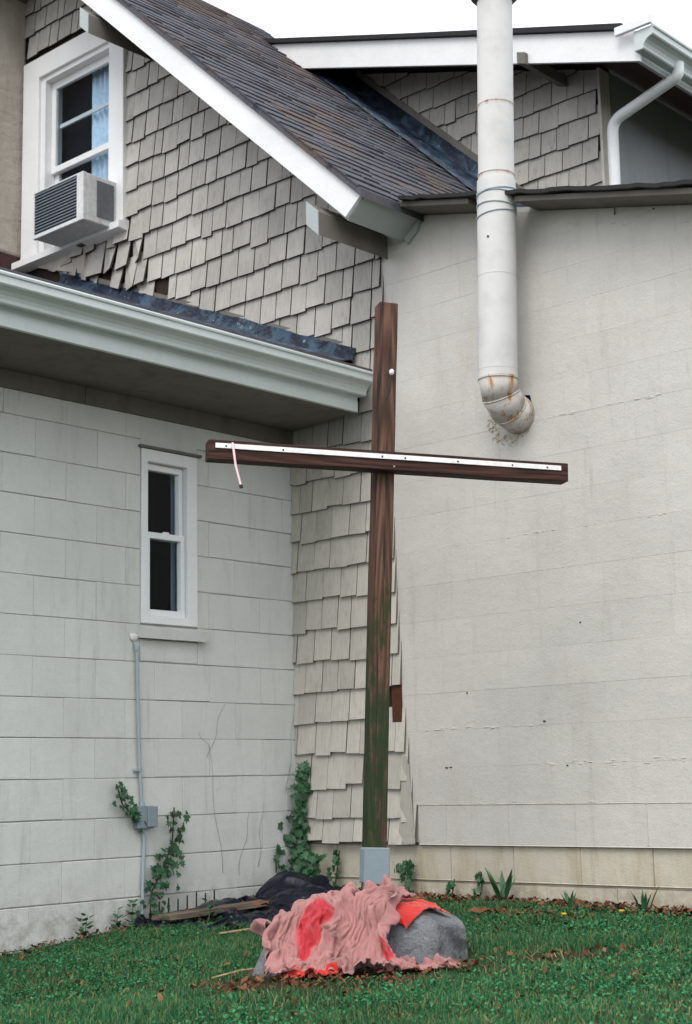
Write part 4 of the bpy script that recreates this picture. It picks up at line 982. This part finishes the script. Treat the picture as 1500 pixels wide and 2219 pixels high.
def weed(x, y, n, h, label, kind='weed', size=.04, group=None, spread=.03):
    z = gz(x, y); t = thing('weed', label, 'weed', (x, y, z), group)
    tube('stem', [(x, y, z - .01), (x + random.gauss(0, .006), y, z + h * .6), (x + random.gauss(0, .01), y + random.gauss(0, .01), z + h)], [.003, .0025, .001], 'weed_green', t, 5)
    for i in range(n):
        a = random.uniform(0, 6.28); hh = h * random.uniform(.15, 1) if kind == 'weed' else random.uniform(0, .01)
        d = Vector((math.cos(a), math.sin(a), 0)); p = Vector((x, y, z + hh)) + d * random.uniform(0, spread)
        put_leaf(t, kind, p, (d * -.6 + Vector((0, 0, 1))) if kind == 'weed' else d * -1 + Vector((0, 0, .35)), d + Vector((0, 0, .5 if kind == 'weed' else 1.6)), size * random.uniform(.7, 1.2))
GW = 'weeds sprouting along the foot of the block wall'
for x, y, n, h, lb in ((.06, -1.62, 18, .12, 'tall dark weed at the grey wall foot, farthest from the conduit'), (.10, -1.66, 14, .06, 'low spreading weed at grey wall foot beside the tall dark weed'),
                       (.05, -1.40, 16, .11, 'bushy weed at the grey wall foot, second from the conduit'), (.06, -1.31, 14, .13, 'slim upright weed at the grey wall foot next to the conduit'), (.12, -1.20, 18, .06, 'low leafy weed at the very foot of the conduit')):
    weed(x, y, n, h, lb, group=GW)
weed(.42, -1.10, 26, .13, 'leafy weed growing in front of the weathered board', spread=.05)
weed(1.56, -.10, 9, .10, 'spiky broad bladed weed by the cream foundation', 'blade', .17)
weed(2.39, -.10, 8, .08, 'spindly weed at the foundation well right of the pipe', 'blade', .12)
weed(1.98, -.12, 8, .05, 'low grassy weed among dead leaves along the foundation', 'blade', .09)
for x, y, lb in ((2.25, -.56, 'tiny yellow dandelion in open lawn nearer the boulder'), (2.46, -.40, 'tiny yellow dandelion in lawn close to the annex foundation')):
    z = gz(x, y); t = thing('dandelion', lb, 'flower', (x, y, z), 'dandelions in the lawn')
    tube('stem', [(x, y, z - .01), (x, y, z + .055)], .002, 'weed_green', t, 5); tube('flower_head', [(x, y, z + .054), (x, y, z + .058), (x, y, z + .064)], [.004, .014, .012], 'yellow_petal', t, 10)

# ------------------------------------------------------------------ lawn, clover, dead leaves, straw
def in_rock(x, y):
    du = (x - RC.x) * ru.x + (y - RC.y) * ru.y; dv = (x - RC.x) * rv.x + (y - RC.y) * rv.y
    return (du / .47) ** 4 + (dv / .24) ** 4 < 1
def fbm(x, y, s, seed=0):
    r = np.zeros_like(x); a = 1
    rg = np.random.default_rng(seed)
    for o in range(4):
        for q in range(3):
            th = rg.uniform(0, 6.28); ph = rg.uniform(0, 6.28); f_ = s * 2 ** o * rg.uniform(.7, 1.3); r += a * np.sin((x * math.cos(th) + y * math.sin(th)) * f_ + ph)
        a *= .55
    return r / 3
def bare(x, y):
    """0 lawn .. 1 bare soil, worn round the boulder and along the walls"""
    du = (x - RC.x) * ru.x + (y - RC.y) * ru.y; dv = (x - RC.x) * rv.x + (y - RC.y) * rv.y
    b = np.clip(1.25 - np.sqrt((du / .80) ** 2 + ((dv + .38) / .36) ** 2), 0, 1) * 1.3
    b = np.maximum(b, np.clip(1.1 - np.sqrt(((du - .75) / .55) ** 2 + ((dv + .12) / .16) ** 2), 0, 1) * .8)
    b = np.maximum(b, np.clip(1 - (-y - .10) / .16, 0, 1)); b = np.maximum(b, np.clip(1 - (x - .05) / .13, 0, 1) * .8)
    b = np.maximum(b, ((x < .75) & (y > -1.15)) * .8)
    return np.clip(b + .35 * fbm(x, y, 5, 4), 0, 1)
def scatter(n, x0, x1, y0, y1): return RNG.uniform(x0, x1, n), RNG.uniform(y0, y1, n)
def blades(name, x, y, h, w_, mat, label, lean=.5):
    n = len(x); z = gz_np(x, y) - .004; a = RNG.uniform(0, 2 * np.pi, n); b = RNG.uniform(0, 2 * np.pi, n); ln = np.abs(RNG.normal(0, lean, n)) * h
    sx, sy = np.cos(a) * w_ / 2, np.sin(a) * w_ / 2; lx, ly = np.cos(b) * ln, np.sin(b) * ln
    V = np.empty((n, 5, 3), np.float32)
    V[:, 0] = np.stack([x - sx, y - sy, z], -1); V[:, 1] = np.stack([x + sx, y + sy, z], -1)
    mx, my, mz = x + lx * .35, y + ly * .35, z + h * .6
    V[:, 2] = np.stack([mx + sx * .8, my + sy * .8, mz], -1); V[:, 3] = np.stack([mx - sx * .8, my - sy * .8, mz], -1)
    V[:, 4] = np.stack([x + lx, y + ly, z + h * np.maximum(.45, 1 - .25 * (ln / h) ** 2)], -1)
    base = (np.arange(n) * 5)[:, None]
    loops = np.concatenate([base + np.array([0, 1, 2, 3]), base + np.array([3, 2, 4])], 1).ravel().astype(np.int32)
    me = bpy.data.meshes.new(name); me.vertices.add(n * 5); me.vertices.foreach_set('co', V.ravel()); me.loops.add(len(loops)); me.loops.foreach_set('vertex_index', loops)
    me.polygons.add(n * 2); st = (np.arange(n) * 7)[:, None] + np.array([0, 4]); me.polygons.foreach_set('loop_start', st.ravel().astype(np.int32))
    me.update(calc_edges=True); me.validate(); me.materials.append(MATS[mat])
    o = bpy.data.objects.new(name, me); COL.objects.link(o); tag(o, label, 'grass' if 'grass' in name or 'lawn' in name else 'ground cover', kind='stuff'); return o
def rockmask(x, y):
    du = (x - RC.x) * ru.x + (y - RC.y) * ru.y; dv = (x - RC.x) * rv.x + (y - RC.y) * rv.y
    return ((du / .46) ** 4 + (dv / .23) ** 4) > 1
def lawn():
    x1, y1 = scatter(290000, .02, 4.3, -3.7, -.02); x2, y2 = scatter(60000, .02, 8.0, -8.0, -.02)
    x = np.concatenate([x1, x2]); y = np.concatenate([y1, y2]); b = bare(x, y)
    b = np.clip(b + .55 * np.clip(fbm(x, y, 2.6, 77) - .12, 0, .6), 0, 1)
    keep = (RNG.random(len(x)) > b * .93) & rockmask(x, y) & ~((x < .6) & (y > -1.0) & (x > .04) & (RNG.random(len(x)) < .9))
    x, y, b = x[keep], y[keep], b[keep]
    cl = fbm(x, y, 9, 9); h = (.031 + .016 * cl + RNG.normal(0, .008, len(x))) * (1 - .3 * b); h = np.clip(h, .012, .08)
    blades('lawn_grass', x, y, h, RNG.uniform(.0020, .0044, len(x)), 'grass_blade', 'short deep green lawn grass around the cross', .6)
lawn()
def discs(name, x, y, zoff, size, mat, label, tilt, npts=5, cat='ground cover', bend=.2, asp=1.0):
    n = len(x); z = gz_np(x, y) + zoff; a0 = RNG.uniform(0, 6.28, n); ang = np.arange(npts) / npts * 2 * np.pi
    tx, ty = RNG.normal(0, tilt, n), RNG.normal(0, tilt, n)
    rr = size[:, None] * RNG.uniform(.65, 1.2, (n, npts)); lx0 = np.cos(ang)[None] * rr; ly0 = np.sin(ang)[None] * rr * asp
    lx = lx0 * np.cos(a0)[:, None] - ly0 * np.sin(a0)[:, None]; ly = lx0 * np.sin(a0)[:, None] + ly0 * np.cos(a0)[:, None]
    lz = lx * tx[:, None] + ly * ty[:, None] + bend * size[:, None] * RNG.uniform(-1, 1, (n, npts))
    V = np.empty((n, npts + 1, 3)); V[:, 0] = np.stack([x, y, z + bend * size * .4], -1); V[:, 1:] = np.stack([x[:, None] + lx, y[:, None] + ly, np.maximum(z[:, None] + lz, gz_np(x, y)[:, None] - .002)], -1)
    i = np.arange(npts); tri = np.stack([np.zeros(npts, int), 1 + i, 1 + (i + 1) % npts], -1)
    F = (np.arange(n)[:, None, None] * (npts + 1) + tri[None]).reshape(-1, 3)
    o = mesh(name, V.reshape(-1, 3), F.tolist(), mat, None, False, None, False); tag(o, label, cat, kind='stuff'); return o
def clover():
    x, y = scatter(34000, .05, 4.2, -3.6, -.1); m_ = (fbm(x, y, 4, 21) + RNG.normal(0, .35, len(x)) > .1) & (RNG.random(len(x)) > bare(x, y)) & rockmask(x, y); x, y = x[m_], y[m_]
    discs('clover', x, y, RNG.uniform(.02, .042, len(x)), RNG.uniform(.004, .008, len(x)), 'clover_green', 'low clover leaves mixed through the lawn', .35)
clover()
def litter():
    X = []; Y = []
    x, y = RNG.uniform(.05, 4.2, 2600), -np.abs(RNG.normal(0, .11, 2600)) - .02; k = RNG.random(2600) < .55 + .45 * fbm(x, y, 4, 2); X.append(x[k]); Y.append(y[k])
    x, y = np.abs(RNG.normal(0, .10, 500)) + .02, RNG.uniform(-3, -.1, 500); X.append(x); Y.append(y)
    x, y = RNG.uniform(.05, .9, 500), RNG.uniform(-1.3, -.05, 500); X.append(x); Y.append(y)
    x, y = RNG.uniform(1.0, 3.2, 7500), RNG.uniform(-2.7, -.8, 7500); k = (RNG.random(7500) < bare(x, y) ** 2 * .55) & rockmask(x, y); X.append(x[k]); Y.append(y[k])
    x, y = RNG.uniform(.2, 4.2, 260), RNG.uniform(-3.5, -.3, 260); k = rockmask(x, y); X.append(x[k]); Y.append(y[k])
    x, y = RNG.normal(1.95, .22, 220), -.42 + RNG.normal(0, .07, 220); X.append(x); Y.append(y)
    x, y = np.concatenate(X), np.concatenate(Y); n = len(x)
    discs('dead_leaves', x, y, RNG.uniform(.004, .03, n), RNG.uniform(.006, .019, n), 'dead_leaf', 'brown dead leaves lying along the walls and boulder', .45, 7, 'leaves', .35, .7)
    x, y = RNG.uniform(.8, 3.4, 3000), RNG.uniform(-2.7, -.7, 3000); k = (RNG.random(3000) < bare(x, y) * .35 + .03) & rockmask(x, y); x, y = x[k], y[k]; n = len(x)
    blades('straw_litter', x, y, RNG.uniform(.02, .07, n), RNG.uniform(.002, .004, n), 'straw', 'dry straw bits scattered on the worn soil', 2.2)
litter()
# leaves caught on the plastic
def leaf_thing(x, y, z, s, label):
    pts = [(0, 0), (.25, .05), (.22, .22), (.5, .3), (.32, .45), (.42, .7), (.15, .68), (0, 1), (-.15, .68), (-.42, .7), (-.32, .45), (-.5, .3), (-.22, .22), (-.25, .05)]
    a = random.uniform(0, 6.28); V = [(0, .45, .04)] + [(p, q, .12 * math.sin(p * 9 + q * 5)) for p, q in pts]
    V = [(x + s * (p * math.cos(a) - q * math.sin(a)), y + s * (p * math.sin(a) + q * math.cos(a)), z + s * r) for p, q, r in V]
    o = mesh('fallen_leaf', V, [(0, 1 + i, 1 + (i + 1) % 14) for i in range(14)], 'dead_leaf'); md = o.modifiers.new('s', 'SOLIDIFY'); md.thickness = .001; tag(o, label, 'leaf', 'big fallen leaves')
leaf_thing(.66, -.95, .60, .11, 'large curled tan leaf resting against the plastic'); leaf_thing(1.75, -.50, .575, .12, 'broad brown leaf in grass behind the boulder')
